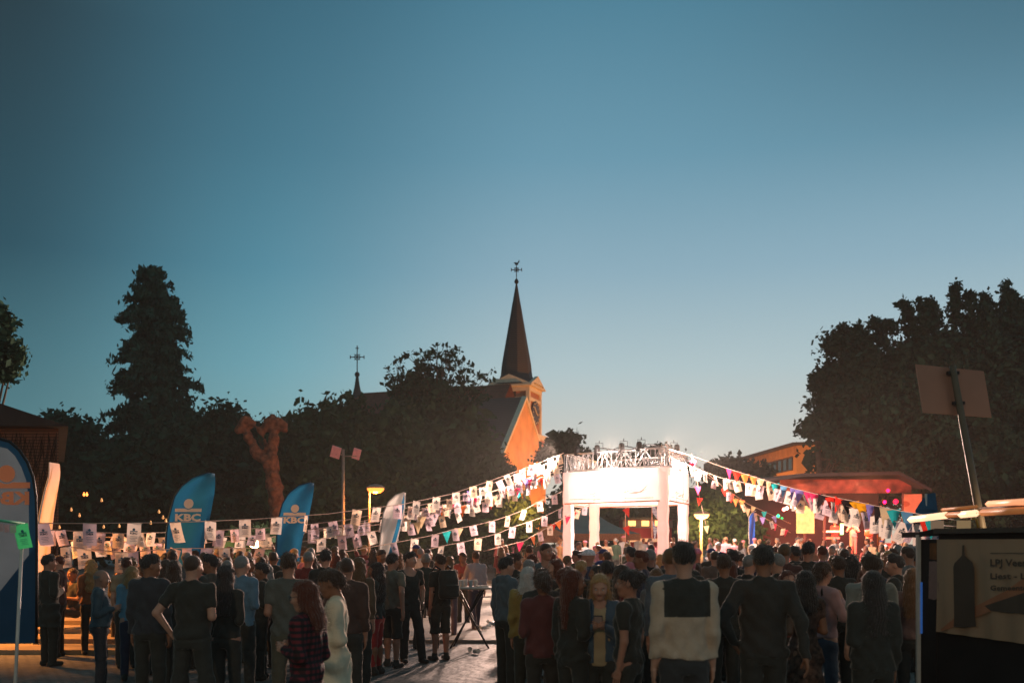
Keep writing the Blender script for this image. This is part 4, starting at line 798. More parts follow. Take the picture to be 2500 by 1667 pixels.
def cpart(mb, nm, mt, par=None):
    o = mb.build(nm, mt)
    o.parent = par or church
    if par is None: o.matrix_parent_inverse = Matrix.Translation((-apex.x, -apex.y, 0))
    return o
def cb(mb, x0, x1, y0, y1, z0, z1, f=fr): mb.hull8([f(x, y, z) for z in (z0, z1) for x, y in ((x0, y0), (x1, y0), (x1, y1), (x0, y1))])
# nave walls
m = MB(); vs = [fr(x, y, z) for x in (-13, 0) for y, z in ((-hw, 0), (hw, 0), (hw, ze), (0, zr - .25), (-hw, ze))]
m.add(vs, [(4, 3, 2, 1, 0), (5, 6, 7, 8, 9)] + [(i, (i + 1) % 5, (i + 1) % 5 + 5, i + 5) for i in range(5)]); wall = cpart(m, 'wall', M_plaster)
m = MB()
for sg in (-1, 1):
    a = [fr(x, y, z) for x in (-13.3, -.35) for y, z in ((0, zr), (sg * (hw + .5), ze - .55))]
    up = Vector((0, 0, .22)); m.hull8([a[0], a[1], a[3], a[2], a[0] + up, a[1] + up, a[3] + up, a[2] + up])
roof = cpart(m, 'roof', M_slate)
m = MB()
for sg in (-1, 1):  # coping along the gable
    m.hull8([fr(x, y, z) for dz in (0, .32) for x, y, z in ((-.34, 0, zr - .05 + dz), (-.34, sg * (hw + .35), ze - .5 + dz), (.14, sg * (hw + .35), ze - .5 + dz), (.14, 0, zr - .05 + dz))])
cpart(m, 'coping', M_trim)
m = MB(); pts = [(math.cos(a) * .8, 6.6 + math.sin(a) * 1.1) for a in np.linspace(0, math.pi, 9)] + [(-.8, 4.4), (.8, 4.4)]
m.add([fr(.05, y, z) for y, z in pts], [tuple(range(len(pts)))]); win = cpart(m, 'window', mat('church_glass', (70, 66, 60), .3))
m = MB(); m.tube([fr(.08, y, z) for y, z in pts[:9]], .12, 6); cpart(m, 'window_surround', M_trim, win)
# choir roof with small turret and cross
tp = P(872, 960, 98); f2 = frame((tp.x, tp.y, 0), A)
m = MB(); zc = tp.z
for sg in (-1, 1):
    m.add([f2(0, 0, zc), f2(16, 0, zc + .1), f2(16, sg * 7, zc - 6.5), f2(0, sg * 7, zc - 6.5)], [(0, 1, 2, 3)])
m.add([f2(0, 0, zc), f2(0, 7, zc - 6.5), f2(-4.2, 2.6, zc - 6.5), f2(-4.2, -2.6, zc - 6.5), f2(0, -7, zc - 6.5)], [(0, 1, 2), (0, 2, 3), (0, 3, 4)])
cpart(m, 'choir_roof', mat('tile_roof', (104, 62, 48), .8, .3, 4, .5, 9))
m = MB(); m.hull8([f2(x, y, z) for z in (0, zc - 6.4) for x, y in ((-3.6, -5), (16, -6.6), (16, 6.6), (-3.6, 5))]); cpart(m, 'choir_wall', brick)
m = MB(); m.lathe(f2(0, 0, zc - 1.6), [(1.1, 0), (.75, .7), (.45, 1.5), (.26, 2.3), (.14, 3.2)], 8); m.lathe(f2(0, 0, zc + 1.55), [(.02, 0), (.2, .12), (.26, .3), (.2, .48), (.02, .6)], 10); cap = cpart(m, 'roof_peak', M_slate)
def cross(base, h, span, mb, t=.05):
    b = Vector(base); mb.tube([b, b + Vector((0, 0, h))], t, 6); c = b + Vector((0, 0, h * .58))
    mb.tube([c - Vector((span / 2, 0, 0)), c + Vector((span / 2, 0, 0))], t, 6)
    mb.tube([c + Vector((span * .2 * math.cos(a), 0, span * .2 * math.sin(a))) for a in np.linspace(0, 2 * math.pi, 13)], t * .8, 6, caps=False)
    for sx in (-1, 1): mb.tube([c + Vector((sx * span / 2, 0, -.16)), c + Vector((sx * span / 2, 0, .16))], t, 6)
    for k in range(4):
        a = math.pi / 4 + k * math.pi / 2; mb.tube([c, c + Vector((math.cos(a), 0, math.sin(a))) * span * .3], t * .7, 5)
    mb.tube([b + Vector((-.16, 0, h * .9)), b + Vector((.16, 0, h * .9))], t, 6)
M_iron = mat('wrought_iron', (40, 36, 36), .6)
m = MB(); cross(f2(0, 0, zc + 2.0), 2.7, 1.35, m); cpart(m, 'cross', M_iron)
# tower
ts = 1.78; tc0 = P(1261, 940, 97); f3 = frame((tc0.x, tc0.y, 0), A); z1 = CH + (HOR - 1062) / F * 97; z2 = CH + (HOR - 962) / F * 97; z3 = CH + (HOR - 934) / F * 97
tower = MB(); cb(tower, -ts - .4, ts + .4, -ts - .4, ts + .4, 0, z1, f3); cb(tower, -ts, ts, -ts, ts, z1 + .01, z2, f3); tower = cpart(tower, 'tower', brick)
m = MB(); cb(m, -ts - .65, ts + .65, -ts - .65, ts + .65, z1 - .5, z1 - .02, f3); cb(m, -ts - .15, ts + .15, -ts - .15, ts + .15, z2 - .9, z2 - .55, f3); cb(m, -ts - .2, ts + .2, -ts - .2, ts + .2, z2 + .003, z2 + .45, f3); cb(m, -ts - .5, ts + .5, -ts - .5, ts + .5, z2 + .453, z2 + .62, f3)
for cx in (-1, 1):
    for cy in (-1, 1): cb(m, cx * ts - .18, cx * ts + .18, cy * ts - .18, cy * ts + .18, z1 + .02, z2 - .01, f3)
for k in range(4):
    an = k * math.pi / 2; f4 = lambda x, y, z, an=an: f3(x * math.cos(an) - y * math.sin(an), x * math.sin(an) + y * math.cos(an), z)
    zb = z2 + .623; m.add([f4(-ts - .5, -ts - .45, zb), f4(ts + .5, -ts - .45, zb), f4(0, -ts - .45, zb + 1.0), f4(-ts - .5, -ts - .1, zb), f4(ts + .5, -ts - .1, zb), f4(0, -ts - .1, zb + 1.0)], [(0, 1, 2), (5, 4, 3), (0, 3, 4, 1), (1, 4, 5, 2), (2, 5, 3, 0)])
cornice = cpart(m, 'cornice', M_trim)
m = MB(); zt = CH + (HOR - 692) / F * 97; zs = z2 + .7
rings = [(ts + .62, zs), (ts * .92, zs + .55), (ts * .80, zs + 1.1), (ts * .74, zs + 2.2), (.06, zt)]
vs = []
for rr, z in rings:
    for k in range(8):
        a = math.pi / 8 + k * math.pi / 4; q = rr / math.cos(math.pi / 8) * (1 if rr < ts else 1.0)
        x, y = q * math.cos(a), q * math.sin(a)
        if rr > ts: x = max(-rr, min(rr, x * 1.3)); y = max(-rr, min(rr, y * 1.3))
        vs.append(f3(x, y, z))
m.add(vs, [(i * 8 + k, i * 8 + (k + 1) % 8, (i + 1) * 8 + (k + 1) % 8, (i + 1) * 8 + k) for i in range(4) for k in range(8)]); spire = cpart(m, 'spire', M_slate)
m = MB(); m.lathe(f3(0, 0, zt - .1), [(.05, 0), (.19, .15), (.22, .3), (.12, .5), (.03, .6)], 10); cross(f3(0, 0, zt + .4), 1.6, 1.0, m, .042)
cb_ = f3(0, 0, zt + 1.9); m.add([cb_ + Vector(p) for p in ((-.3, 0, .1), (-.1, 0, .18), (.0, 0, .12), (.12, 0, .16), (.26, 0, .42), (.3, 0, .2), (.1, 0, -.06), (-.06, 0, -.06), (-.2, 0, .04))], [tuple(range(9))]); cpart(m, 'weathercock', M_iron, spire)
for (qx, qy, nx, ny) in ((1, 0, 1, 0), (0, -1, 0, -1)):
    if nx == 0: continue
    zc_ = CH + (HOR - 1010) / F * 97; ctr = f3(ts + .10, .1, zc_); m = MB(); n = 24
    uy = f3(0, 1, 0) - f3(0, 0, 0); ux = f3(1, 0, 0) - f3(0, 0, 0)
    m.add([ctr + ux * d + uy * 1.15 * math.cos(2 * math.pi * k / n) + Vector((0, 0, 1.15 * math.sin(2 * math.pi * k / n))) for d in (0, .1) for k in range(n)], [tuple(range(n, 2 * n))] + [(k, (k + 1) % n, (k + 1) % n + n, k + n) for k in range(n)])
    clock = cpart(m, 'clock', mat('clock_face', (70, 66, 70), .5), tower)
    m = MB()
    for ang, ln in ((R(140), .8), (R(-20), .55)): m.tube([ctr + ux * .14, ctr + ux * .14 + (uy * math.cos(ang) + Vector((0, 0, math.sin(ang)))) * ln], .05, 5)
    for k in range(12):
        a = k * math.pi / 6; d = uy * math.cos(a) + Vector((0, 0, math.sin(a))); m.tube([ctr + ux * .12 + d * .9, ctr + ux * .12 + d * 1.05], .045, 5)
    cpart(m, 'clock_hands', M_trim, tower)
m = MB(); cb(m, ts + .003, ts + .06, -.5, .5, z1 + .5, z1 + 2.0, f3); cb(m, -.55, .55, -ts - .06, -ts - .003, z1 + 2.2, z1 + 4.6, f3); cpart(m, 'belfry_opening', mat('dark_louvre', (46, 40, 38), .8), tower)

# ================================================================== buildings
def building_box(fr, x0, x1, y0, y1, z0, z1, mb=None):
    mb = mb or MB(); mb.hull8([fr(x, y, z) for z in (z0, z1) for x, y in ((x0, y0), (x1, y0), (x1, y1), (x0, y1))]); return mb
# flat roofed building on the right: its corner at px 1945, left face running away to the left
cz = 84; cr = P(1945, 1083, cz); le = P(1822, 1112, cz * 1.166); bh = cr.z
u = (Vector((le.x, le.y, 0)) - Vector((cr.x, cr.y, 0))); Lf = u.length; u.normalize(); vn = Vector((u.y, -u.x, 0));
if vn.y > 0: vn = -vn
rw = P(2040, 1090, cz * .985); rv = (Vector((rw.x, rw.y, 0)) - Vector((cr.x, cr.y, 0))); Rt = 7; rv.normalize(); nr = Vector((rv.y, -rv.x, 0))
if nr.y > 0: nr = -nr
c0 = Vector((cr.x, cr.y, 0)); zb0 = 0
bl = empty('flat_roofed_building', c0, 0, 'flat roofed building with a strip of windows, lit orange, left of the big dark tree', 'building')
def bpart(mb, nm, mt, par=None):
    o = mb.build(nm, mt); o.parent = par or bl; o.matrix_parent_inverse = Matrix.Translation(-c0) if par is None else Matrix(); return o
M_ochre = mat('ochre_render', (196, 150, 104), .9, .08, 1.2, .3, 12); M_wood = mat('brown_cladding', (176, 130, 88), .85, .2, 2, .3, 10)
q = [c0, c0 + rv * Rt, c0 + rv * Rt + u * Lf, c0 + u * Lf]
m = MB(); m.hull8([p + Vector((0, 0, z)) for z in (0, bh - .15) for p in q]); bpart(m, 'wall', M_ochre)
qq = [c0 - u * .5 - rv * .5, c0 + rv * (Rt + .5) - u * .5, c0 + rv * (Rt + .5) + u * (Lf + 2.2), c0 + u * (Lf + 2.2) - rv * .5]
m = MB(); m.hull8([p + Vector((0, 0, z)) for z in (bh - .14, bh + .1) for p in qq]); bpart(m, 'roof', M_slate)
def zat(py, D): return CH + (HOR - py) / F * D
def strip(org, d, n, a, b, z0, z1, cols, curtains):
    for k in range(cols):
        x0 = a + (b - a) * k / cols + .06; x1 = a + (b - a) * (k + 1) / cols - .06
        m = MB(); P0 = lambda x, z, o_: org + d * x + n * o_ + Vector((0, 0, z))
        for (xa, xb, za, zb_) in ((x0, x1, z0, z0 + .09), (x0, x1, z1 - .09, z1), (x0, x0 + .08, z0 + .09, z1 - .09), (x1 - .08, x1, z0 + .09, z1 - .09)):
            m.hull8([P0(xx, zz, oo) for oo in (.02, .10) for xx, zz in ((xa, za), (xb, za), (xb, zb_), (xa, zb_))])
        w = bpart(m, 'window', mat('window_frame', (70, 62, 56), .6))
        m = MB(); m.add([P0(x0 + .08, z0 + .09, .05), P0(x1 - .08, z0 + .09, .05), P0(x1 - .08, z1 - .09, .05), P0(x0 + .08, z1 - .09, .05)], [(0, 1, 2, 3)])
        bpart(m, 'pane', mat('window_glass', (52, 62, 68), .12, spec=.6) if k not in curtains else mat('curtain', (170, 160, 130), .9), w)
strip(c0, u, vn, .8, Lf - 1.2, zat(1146, cz) , zat(1113, cz), 9, (6, 7, 8))
strip(c0, rv, nr, 1.1, 5.6, zat(1137, cz), zat(1106, cz), 5, (1, 3))
m = MB()
for a in (0,): m.hull8([c0 + u * x + vn * o_ + Vector((0, 0, z)) for z in (zat(1108, cz), bh - .16) for x, o_ in ((.02, .02), (Lf - .02, .02), (Lf - .02, .09), (.02, .09))])
bpart(m, 'fascia', M_wood)
# ivy clad wall of the house on the left
hx1 = P(143, 1250, 23).x; yh = 23
hb = empty('house', (hx1, yh, 0), 0, 'brick house with bare ivy stems on its wall at the left edge', 'house')
def hpart(mb, nm, mt, par=None):
    o = mb.build(nm, mt); o.parent = par or hb; o.matrix_parent_inverse = Matrix.Translation((-hx1, -yh, 0)) if par is None else Matrix(); return o
zt_ = P(150, 1044, yh).z
m = MB(); m.hull8([(x, y, z) for z in (0, zt_) for x, y in ((hx1 - 14, yh), (hx1, yh), (hx1 - 4.6, yh + 9), (hx1 - 14, yh + 9))]); hpart(m, 'wall', stripe_mat('house_brick', (112, 80, 62), (84, 60, 48), 4.5, 'Z'))
m = MB(); rx = hx1 + .45; zz = zt_ - .02
m.add([(hx1 - 15, yh - .5, zz + .75), (hx1 - 3.5, yh - .5, zz + 1.55), (hx1 - 1.2, yh - .5, zz + .55), (rx, yh - .5, zz), (hx1 - 15, yh - .5, zz),
       (hx1 - 15, yh + 9.5, zz + .75), (hx1 - 8, yh + 9.5, zz + 1.55), (hx1 - 5.8, yh + 9.5, zz + .55), (rx - 4.6, yh + 9.5, zz), (hx1 - 15, yh + 9.5, zz)],
      [(0, 1, 2, 3, 4), (9, 8, 7, 6, 5), (0, 5, 6, 1), (1, 6, 7, 2), (2, 7, 8, 3), (3, 8, 9, 4), (4, 9, 5, 0)]); hpart(m, 'roof', mat('dark_roof', (52, 48, 46), .8, .2, 3))
iv = MB(); ri = random.Random(3)
for k in range(110):
    x = hx1 - ri.uniform(.05, 2.6); z = ri.uniform(0, 2); pts = []; dx = ri.uniform(-.05, .09)
    while z < zt_ - .1 and len(pts) < 26: pts.append((x, yh - .03, z)); z += .22; x = min(hx1 - .03, x + dx * .6 + ri.uniform(-.05, .05)); dx += ri.uniform(-.02, .02)
    if len(pts) > 2: iv.tube(pts, [.014 * (1 - .7 * j / len(pts)) for j in range(len(pts))], 4, caps=False)
tag(iv.build('ivy', mat('ivy_stem', (46, 38, 32), .9)), 'bare dark ivy stems climbing the brick wall of the house', 'ivy')

# ================================================================== trees
M_leaf = mat('leaves', (60, 84, 60), .75, .35, 1.1, spec=.15, transl=.25); M_leafd = mat('dark_leaves', (46, 72, 56), .8, .35, 1.1, spec=.1, transl=.12); M_needle = mat('needles', (52, 80, 66), .85, .3, 1.2, spec=.1); M_bark = mat('bark', (78, 64, 52), .9, .3, 6, .8, 14)
def leaf_mesh(cent, n_per, sig, size, rng, droop=0, el=1.6):
    cent = np.asarray(cent); M = len(cent) * n_per
    c = np.repeat(cent, n_per, 0) + rng.normal(size=(M, 3)) * sig * np.array((1, 1, .8))
    a = rng.normal(size=(M, 3)); a[:, 2] -= droop; a /= np.linalg.norm(a, axis=1)[:, None]
    b = np.cross(a, rng.normal(size=(M, 3))); b /= np.linalg.norm(b, axis=1)[:, None] + 1e-6
    s_ = size * np.exp(rng.normal(0, .38, (M, 1))); V = np.stack([c - a * s_ * el * .5, c + b * s_ * .45 - a * s_ * .05, c + a * s_ * el * .5, c - b * s_ * .45 + a * s_ * .05], 1).reshape(-1, 3)
    return V, np.arange(M * 4).reshape(M, 4)
def limbs(mb, base, top, r, targets, rng):
    base = Vector(base); top = Vector(top); mb.tube([base, base.lerp(top, .5) + Vector((rng.uniform(-.2, .2), 0, 0)), top], [r, r * .7, r * .4], 10)
    for t in targets:
        t = Vector(t); a = base.lerp(top, rng.uniform(.45, .95)); mid = a.lerp(t, .5) + Vector((0, 0, rng.uniform(.0, .08) * (t - a).length)); mb.tube([a, mid, t], [r * .3, r * .18, r * .05], 5)
def tree(name, lobes, D, seed, label, size=.22, nclump=500, n_per=26, sig=.42, mt=None, trunk=None, inner=.35, group=None, cat='tree', spikes=(), rough=.13):
    """lobes: (px, py, rx_px, rz_px[, depth offset in m]) at distance D"""
    rng = np.random.default_rng(seed); cs = []; wts = np.array([l[2] * l[3] for l in lobes], float); wts /= wts.sum(); L_ = []
    for l in lobes:
        p = P(l[0], l[1], D + (l[4] if len(l) > 4 else 0)); L_.append((np.array(p), l[2] / F * D, l[3] / F * D))
    for i, (c, rx_, rz_) in enumerate(L_):
        rx_ *= .88; rz_ *= .88
        n0 = max(4, int(nclump * wts[i] / 6)); d = rng.normal(size=(n0, 3)); d /= np.linalg.norm(d, axis=1)[:, None]
        d = np.repeat(d, 6, 0) + rng.normal(size=(n0 * 6, 3)) * .11; n = n0 * 6
        ph = rng.uniform(0, 6, 3); lump = 1 + rough * np.sin(5 * d[:, 0] + ph[0]) * np.sin(5 * d[:, 2] + ph[1]) + rough * .6 * np.sin(11 * d[:, 0] + 9 * d[:, 2] + ph[2]) + rng.normal(size=n) * .05
        rr = np.where(rng.random(n) < inner, rng.uniform(.3, .9, n), np.repeat(rng.normal(1, .11, n // 6), 6) if n % 6 == 0 else 1.0) * lump
        cs.append(c + d * rr[:, None] * np.array((rx_, (rx_ + rz_) * .45, rz_)))
    SP = []
    for (px, py, h) in spikes:
        for k in range(int(14 + h)):
            t = rng.random(); SP.append(np.array(P(px + rng.normal() * (3 + 10 * (1 - t)) + 9 * math.sin(t * 3 + px) + 7 * rng.normal() * (rng.random() < .3), py - h * t, D + rng.normal() * .5)))
    cs = np.concatenate(cs); cs = cs[cs[:, 2] > .2]
    base = L_[0][0].copy(); base[2] = 0; bx = trunk if trunk else base[0]
    r = empty(name, (bx, base[1], 0), 0, label, cat, group)
    V, Q = leaf_mesh(cs, n_per, sig, size, rng); off = np.array((bx, base[1], 0))
    if SP: V2, Q2 = leaf_mesh(np.array(SP), 9, .14, size * .8, rng); Q = np.concatenate([Q, Q2 + len(V)]); V = np.concatenate([V, V2])
    crown = link(bpy.data.objects.new('crown', mesh_np('crown', V - off, Q, [mt or M_leaf])), r)
    mb = MB(); topz = L_[0][0][2]; limbs(mb, (0, 0, 0), (L_[0][0][0] - bx, 0, topz), .28 if D > 30 else .2, [cs[j] - off for j in rng.integers(0, len(cs), 26)], random.Random(seed))
    mb.build('trunk', M_bark, r)
    return r
# dark trees at the left, the tall conifer, the trees before the church
tree('broadleaf_tree', [(190, 1120, 85, 90), (120, 1230, 90, 110), (230, 1230, 90, 120), (170, 1060, 50, 42)], 66, 1, 'dark leafy tree behind the house, left of the tall conifer', .26, 900, 28, .5, M_leafd)
tree('broadleaf_tree', [(520, 1090, 66, 78), (580, 1150, 70, 90), (500, 1200, 100, 110), (545, 1040, 42, 38), (610, 1090, 44, 50), (620, 1250, 80, 90)], 64, 2, 'dark leafy tree between the tall conifer and the pollarded tree', .25, 1100, 26, .45, M_leafd)
tree('broadleaf_tree', [(380, 1180, 130, 110), (330, 1260, 150, 90), (430, 1290, 120, 80)], 60, 3, 'dark leafy tree at the foot of the tall conifer', .26, 900, 28, .5, M_leafd)
# conifer
rng = np.random.default_rng(11); Dc = 70; cs = []
prof_l = [(655, 352), (670, 325), (700, 318), (745, 305), (775, 286), (800, 292), (830, 290), (870, 276), (915, 268), (950, 262), (990, 262), (1030, 250), (1100, 245), (1180, 240)]
prof_r = [(655, 392), (672, 402), (690, 396), (712, 425), (735, 440), (765, 478), (790, 460), (822, 468), (850, 455), (880, 470), (925, 486), (965, 492), (1000, 500), (1030, 498), (1100, 500), (1180, 510)]
for k in range(350):
    py = 655 + 520 * rng.random() ** .8; xl = np.interp(py, *zip(*prof_l)); xr = np.interp(py, *zip(*prof_r)); xc = 372; an = rng.uniform(0, 2 * math.pi)
    ext = (xr - xc if math.cos(an) > 0 else xc - xl); Rm_ = ext / F * Dc * rng.uniform(.55, 1.0) * 1.0; n = int(4 + Rm_ * 3.2)
    lev = round(py / 26) * 26 + rng.normal() * 5
    for j in range(n):
        t = (j + 1) / n; p = np.array(P(xc, lev, Dc)) + np.array((math.cos(an) * Rm_ * t, math.sin(an) * Rm_ * t, .35 * math.sin(t * 2.4) * Rm_ * .25 - .16 * t * t * Rm_)); cs.append(p)
cs = np.array(cs); V, Q = leaf_mesh(cs, 12, .17, .17, rng, 1.2, 2.2); o0 = P(372, 0, Dc); o0.z = 0
r = empty('conifer_tree', o0, 0, 'tall dark conifer rising above all other trees on the left', 'tree')
link(bpy.data.objects.new('crown', mesh_np('crown', V - np.array(o0), Q, [M_needle])), r)
MB().tube([(0, 0, 0), (.1, 0, 10), (0, 0, 20.6)], [.5, .3, .05], 10).build('trunk', M_bark, r)
tree('broadleaf_tree', [(820, 1100, 110, 100), (745, 1120, 62, 82), (880, 1085, 75, 60), (700, 1180, 40, 90), (960, 1120, 80, 110), (780, 1210, 110, 110), (900, 1230, 110, 110), (770, 1050, 50, 34), (690, 1085, 30, 26)], 58, 4, 'broad leafy tree behind the floodlight mast and street lamp', .24, 2300, 24, .40, M_leaf)
tree('broadleaf_tree', [(1050, 1060, 95, 110), (1112, 1095, 78, 92), (1010, 1200, 90, 110), (1145, 1215, 85, 90), (1060, 1300, 130, 60), (1035, 985, 55, 60), (1155, 1130, 48, 62)], 62, 5, 'tall leafy tree in front of the nave roof of the church', .25, 2300, 24, .42, M_leaf)
# sparse top of that tree: twigs with single leaf tufts
rng = np.random.default_rng(21); r5 = random.Random(21)
base = P(1060, 985, 61); r = empty('sparse_tree', (base.x, base.y, 0), 0, 'thin tree with sparse leaf tufts against the sky, left of the spire', 'tree'); mb = MB(); cs = []
off = Vector((base.x, base.y, 0)); mb.tube([(0, 0, 0), base - off], [.2, .10], 8)
tips = [(948, 905), (965, 880), (985, 890), (1003, 868), (1010, 870), (1030, 882), (1045, 862), (1062, 846), (1068, 838), (1080, 858), (1095, 872), (1110, 858), (1122, 880), (1135, 868), (1140, 905), (1150, 912), (1165, 935), (1198, 905), (1192, 940), (1015, 905), (1050, 900), (1085, 900), (1115, 915), (975, 930), (940, 940), (955, 955), (1180, 962), (1100, 845), (1025, 855)]
for (px, py) in tips:
    t = P(px, py, 61 + r5.uniform(-1.5, 1.5)) - off; a = Vector((r5.uniform(-.4, .4), 0, base.z - 1.5 - off.z + r5.uniform(-1, .6))); mid = a.lerp(t, .55) + Vector((r5.uniform(-.2, .2), 0, r5.uniform(.1, .5))); mb.tube([a, mid, t], [.05, .03, .012], 4, caps=False)
    for k in range(7 if py > 880 else 4):
        p = (mid.lerp(t, r5.uniform(.3, 1.05)) + Vector((r5.gauss(0, .22), r5.gauss(0, .2), r5.gauss(0, .22)))); cs.append(p)
        if k < 4: mb.tube([mid.lerp(t, .6), p], .012, 3, caps=False)
for k in range(150):
    px = 1060 + r5.gauss(0, 48); py = 985 - abs(r5.gauss(0, 1)) * 38; p = P(px, py, 61 + r5.gauss(0, .8)) - off; cs.append(p)
V, Q = leaf_mesh(cs, 11, .13, .15, rng); link(bpy.data.objects.new('crown', mesh_np('crown', V, Q, [M_leafd])), r); mb.build('trunk', M_bark, r)
tree('broadleaf_tree', [(1378, 1094, 40, 28), (1345, 1118, 24, 24), (1420, 1130, 50, 26), (1600, 1140, 60, 34), (1500, 1165, 100, 44)], 74, 6, 'dark tree seen between the church and the top of the gate', .24, 700, 18, .4, M_leafd)
tree('broadleaf_tree', [(1795, 1140, 30, 26), (1830, 1165, 45, 30), (1770, 1180, 40, 40)], 78, 7, 'small dark tree left of the flat roofed building', .24, 420, 18, .4, M_leafd)
tree('broadleaf_tree', [(1500, 1262, 130, 56), (1610, 1262, 80, 56), (1420, 1262, 80, 56), (1700, 1262, 56, 45)], 62, 8, 'dark trees wall seen through the gate opening', .24, 1000, 24, .45, M_leafd)
tree('broadleaf_tree', [(1765, 1282, 52, 42), (1725, 1300, 38, 30), (1740, 1240, 40, 34), (1800, 1300, 44, 26)], 53, 9, 'orange lit leafy tree behind the street lamp right of the gate', .20, 650, 22, .32)
tree('broadleaf_tree', [(1870, 1240, 60, 55), (1840, 1290, 60, 45)], 60, 10, 'dark tree left of the stage', .24, 500, 24, .4, M_leafd)
tree('broadleaf_tree', [(2760, 1180, 150, 150), (2650, 1240, 110, 90)], 74, 18, 'leafy tree beyond the right edge of the view', .24, 900, 22, .45, M_leafd)
tree('small_tree', [(1262, 1282, 34, 44), (1240, 1255, 24, 26), (1215, 1300, 22, 30)], 42.5, 12, 'small bushy tree lit bright orange left of the gate', .15, 420, 24, .24)
tree('small_tree', [(1200, 1125, 26, 18), (1222, 1150, 22, 26), (1180, 1150, 22, 24)], 70, 13, 'twigs of a small tree lit orange beside the church gable', .17, 130, 16, .3)
tree('broadleaf_tree', [(2400, 1240, 190, 110), (2190, 1060, 150, 150), (2330, 1000, 170, 170), (2100, 1010, 80, 95), (2045, 975, 48, 46), (2105, 895, 85, 75), (2250, 865, 100, 65), (2420, 855, 100, 75), (2500, 910, 120, 110), (2070, 1120, 60, 40), (2450, 1120, 150, 110), (2250, 1160, 150, 60), (2075, 850, 40, 36)], 60, 14,
     'huge dark leafy tree filling the right side above the stage', .185, 4400, 38, .44, M_leafd, inner=.4,
     spikes=((2053, 850, 56), (2092, 845, 50), (2137, 835, 58), (2175, 815, 30), (2220, 812, 76), (2250, 810, 80), (2275, 800, 66), (2340, 800, 112), (2362, 800, 84), (2400, 795, 76), (2450, 790, 100), (2470, 790, 80), (2492, 790, 60), (2000, 1000, 86), (2020, 930, 34), (1978, 1060, 50)))
tree('broadleaf_tree', [(1996, 1050, 24, 14), (2040, 1085, 30, 20), (2060, 1120, 30, 24)], 59, 15, 'low branch of leaves reaching over the flat roofed building', .2, 260, 18, .34, M_leafd)
tree('broadleaf_tree', [(-12, 862, 44, 34), (-16, 780, 30, 26), (-5, 905, 30, 14)], 27, 16, 'leafy branch poking into view at the left edge', .11, 330, 14, .16, M_leafd, trunk=-14.5)
tree('hedge', [(1080, 1345, 180, 26), (880, 1350, 160, 24), (1250, 1340, 90, 18)], 52, 17, 'low hedge behind the left part of the crowd', .16, 500, 20, .25, M_leaf, cat='hedge')
# pollarded tree
Dp = 50; pp = lambda x, y, d=0: np.array(P(x, y, Dp + d)); s = SDF(pp(575, 1225) - (0, 1.3, .5), pp(712, 1015) + (0, 1.3, .3), .05)
segs = [((690, 1330), (672, 1200), .42, .38), ((672, 1200), (660, 1130), .38, .36), ((660, 1130), (620, 1100), .34, .24), ((620, 1100), (604, 1060), .22, .2), ((604, 1060), (600, 1032), .2, .22), ((662, 1135), (668, 1070), .3, .24), ((668, 1070), (662, 1030), .22, .22), ((668, 1070), (680, 1032), .2, .2), ((650, 1090), (638, 1052), .12, .12), ((604, 1052), (585, 1048), .1, .1)]
s = SDF((pp(570, 0)[0], Dp - 1.2, 0), (pp(725, 0)[0], Dp + 1.2, pp(0, 1010)[2]), .06)
for a, b, r1, r2 in segs: s.cone(pp(*a), pp(*b), r1, r2, .12)
for (x, y, r_) in ((600, 1030, .34), (593, 1042, .24), (610, 1038, .24), (662, 1030, .36), (674, 1040, .26), (684, 1036, .3), (652, 1040, .26), (637, 1050, .17), (582, 1048, .17), (690, 1046, .2)): s.ell(pp(x, y), (r_, r_ * .9, r_), .1)
s.warp(.09, 8, 1); s.warp(.05, 17, 2); V, Q = s.mesh(); o0 = np.array((pp(690, 0)[0], Dp, 0))
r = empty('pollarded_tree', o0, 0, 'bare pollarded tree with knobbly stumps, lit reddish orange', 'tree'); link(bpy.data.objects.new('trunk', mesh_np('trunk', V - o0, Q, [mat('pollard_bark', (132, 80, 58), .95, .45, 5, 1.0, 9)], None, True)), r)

# ================================================================== gate tower of white cloth and truss
ga = R(14)   # the gate is turned so that its right front post comes nearest
M_sheet = mat('glowing_white_cloth', (226, 220, 214), .85, .05, 2, .5, 6, transl=.35, emit=(255, 188, 172), es=.9)  # emission stands in for light inside the cloth posts
M_panel = mat('glowing_white_banner', (232, 228, 222), .85, .04, 2, .4, 5, transl=.35, emit=(240, 234, 222), es=.66)  # emission stands in for lamps behind the banner
M_alu = mat('aluminium_truss', (196, 188, 184), .35, .05, 4, metal=.5)
LFp = P(1388, 0, 39.2); RFp = P(1619, 0, 36.2); RBp = P(1668, 0, 39.6); LBp = P(1451, 0, 42.8)
posts = [Vector((p.x, p.y, 0)) for p in (LFp, RFp, RBp, LBp)]; zT = 5.32; zL = 4.62; zP = 3.38; hp_ = .20
gate = empty('gate_tower', posts[1], 0, 'glowing white gate of four cloth wrapped posts carrying a lit banner and truss', 'gate')
def gpart(mb, nm, mt, par=None):
    o = mb.build(nm, mt); o.parent = par or gate; o.matrix_parent_inverse = Matrix.Translation(-posts[1]) if par is None else Matrix(); return o
eu = (posts[1] - posts[0]).normalized(); ev = (posts[2] - posts[1]).normalized()
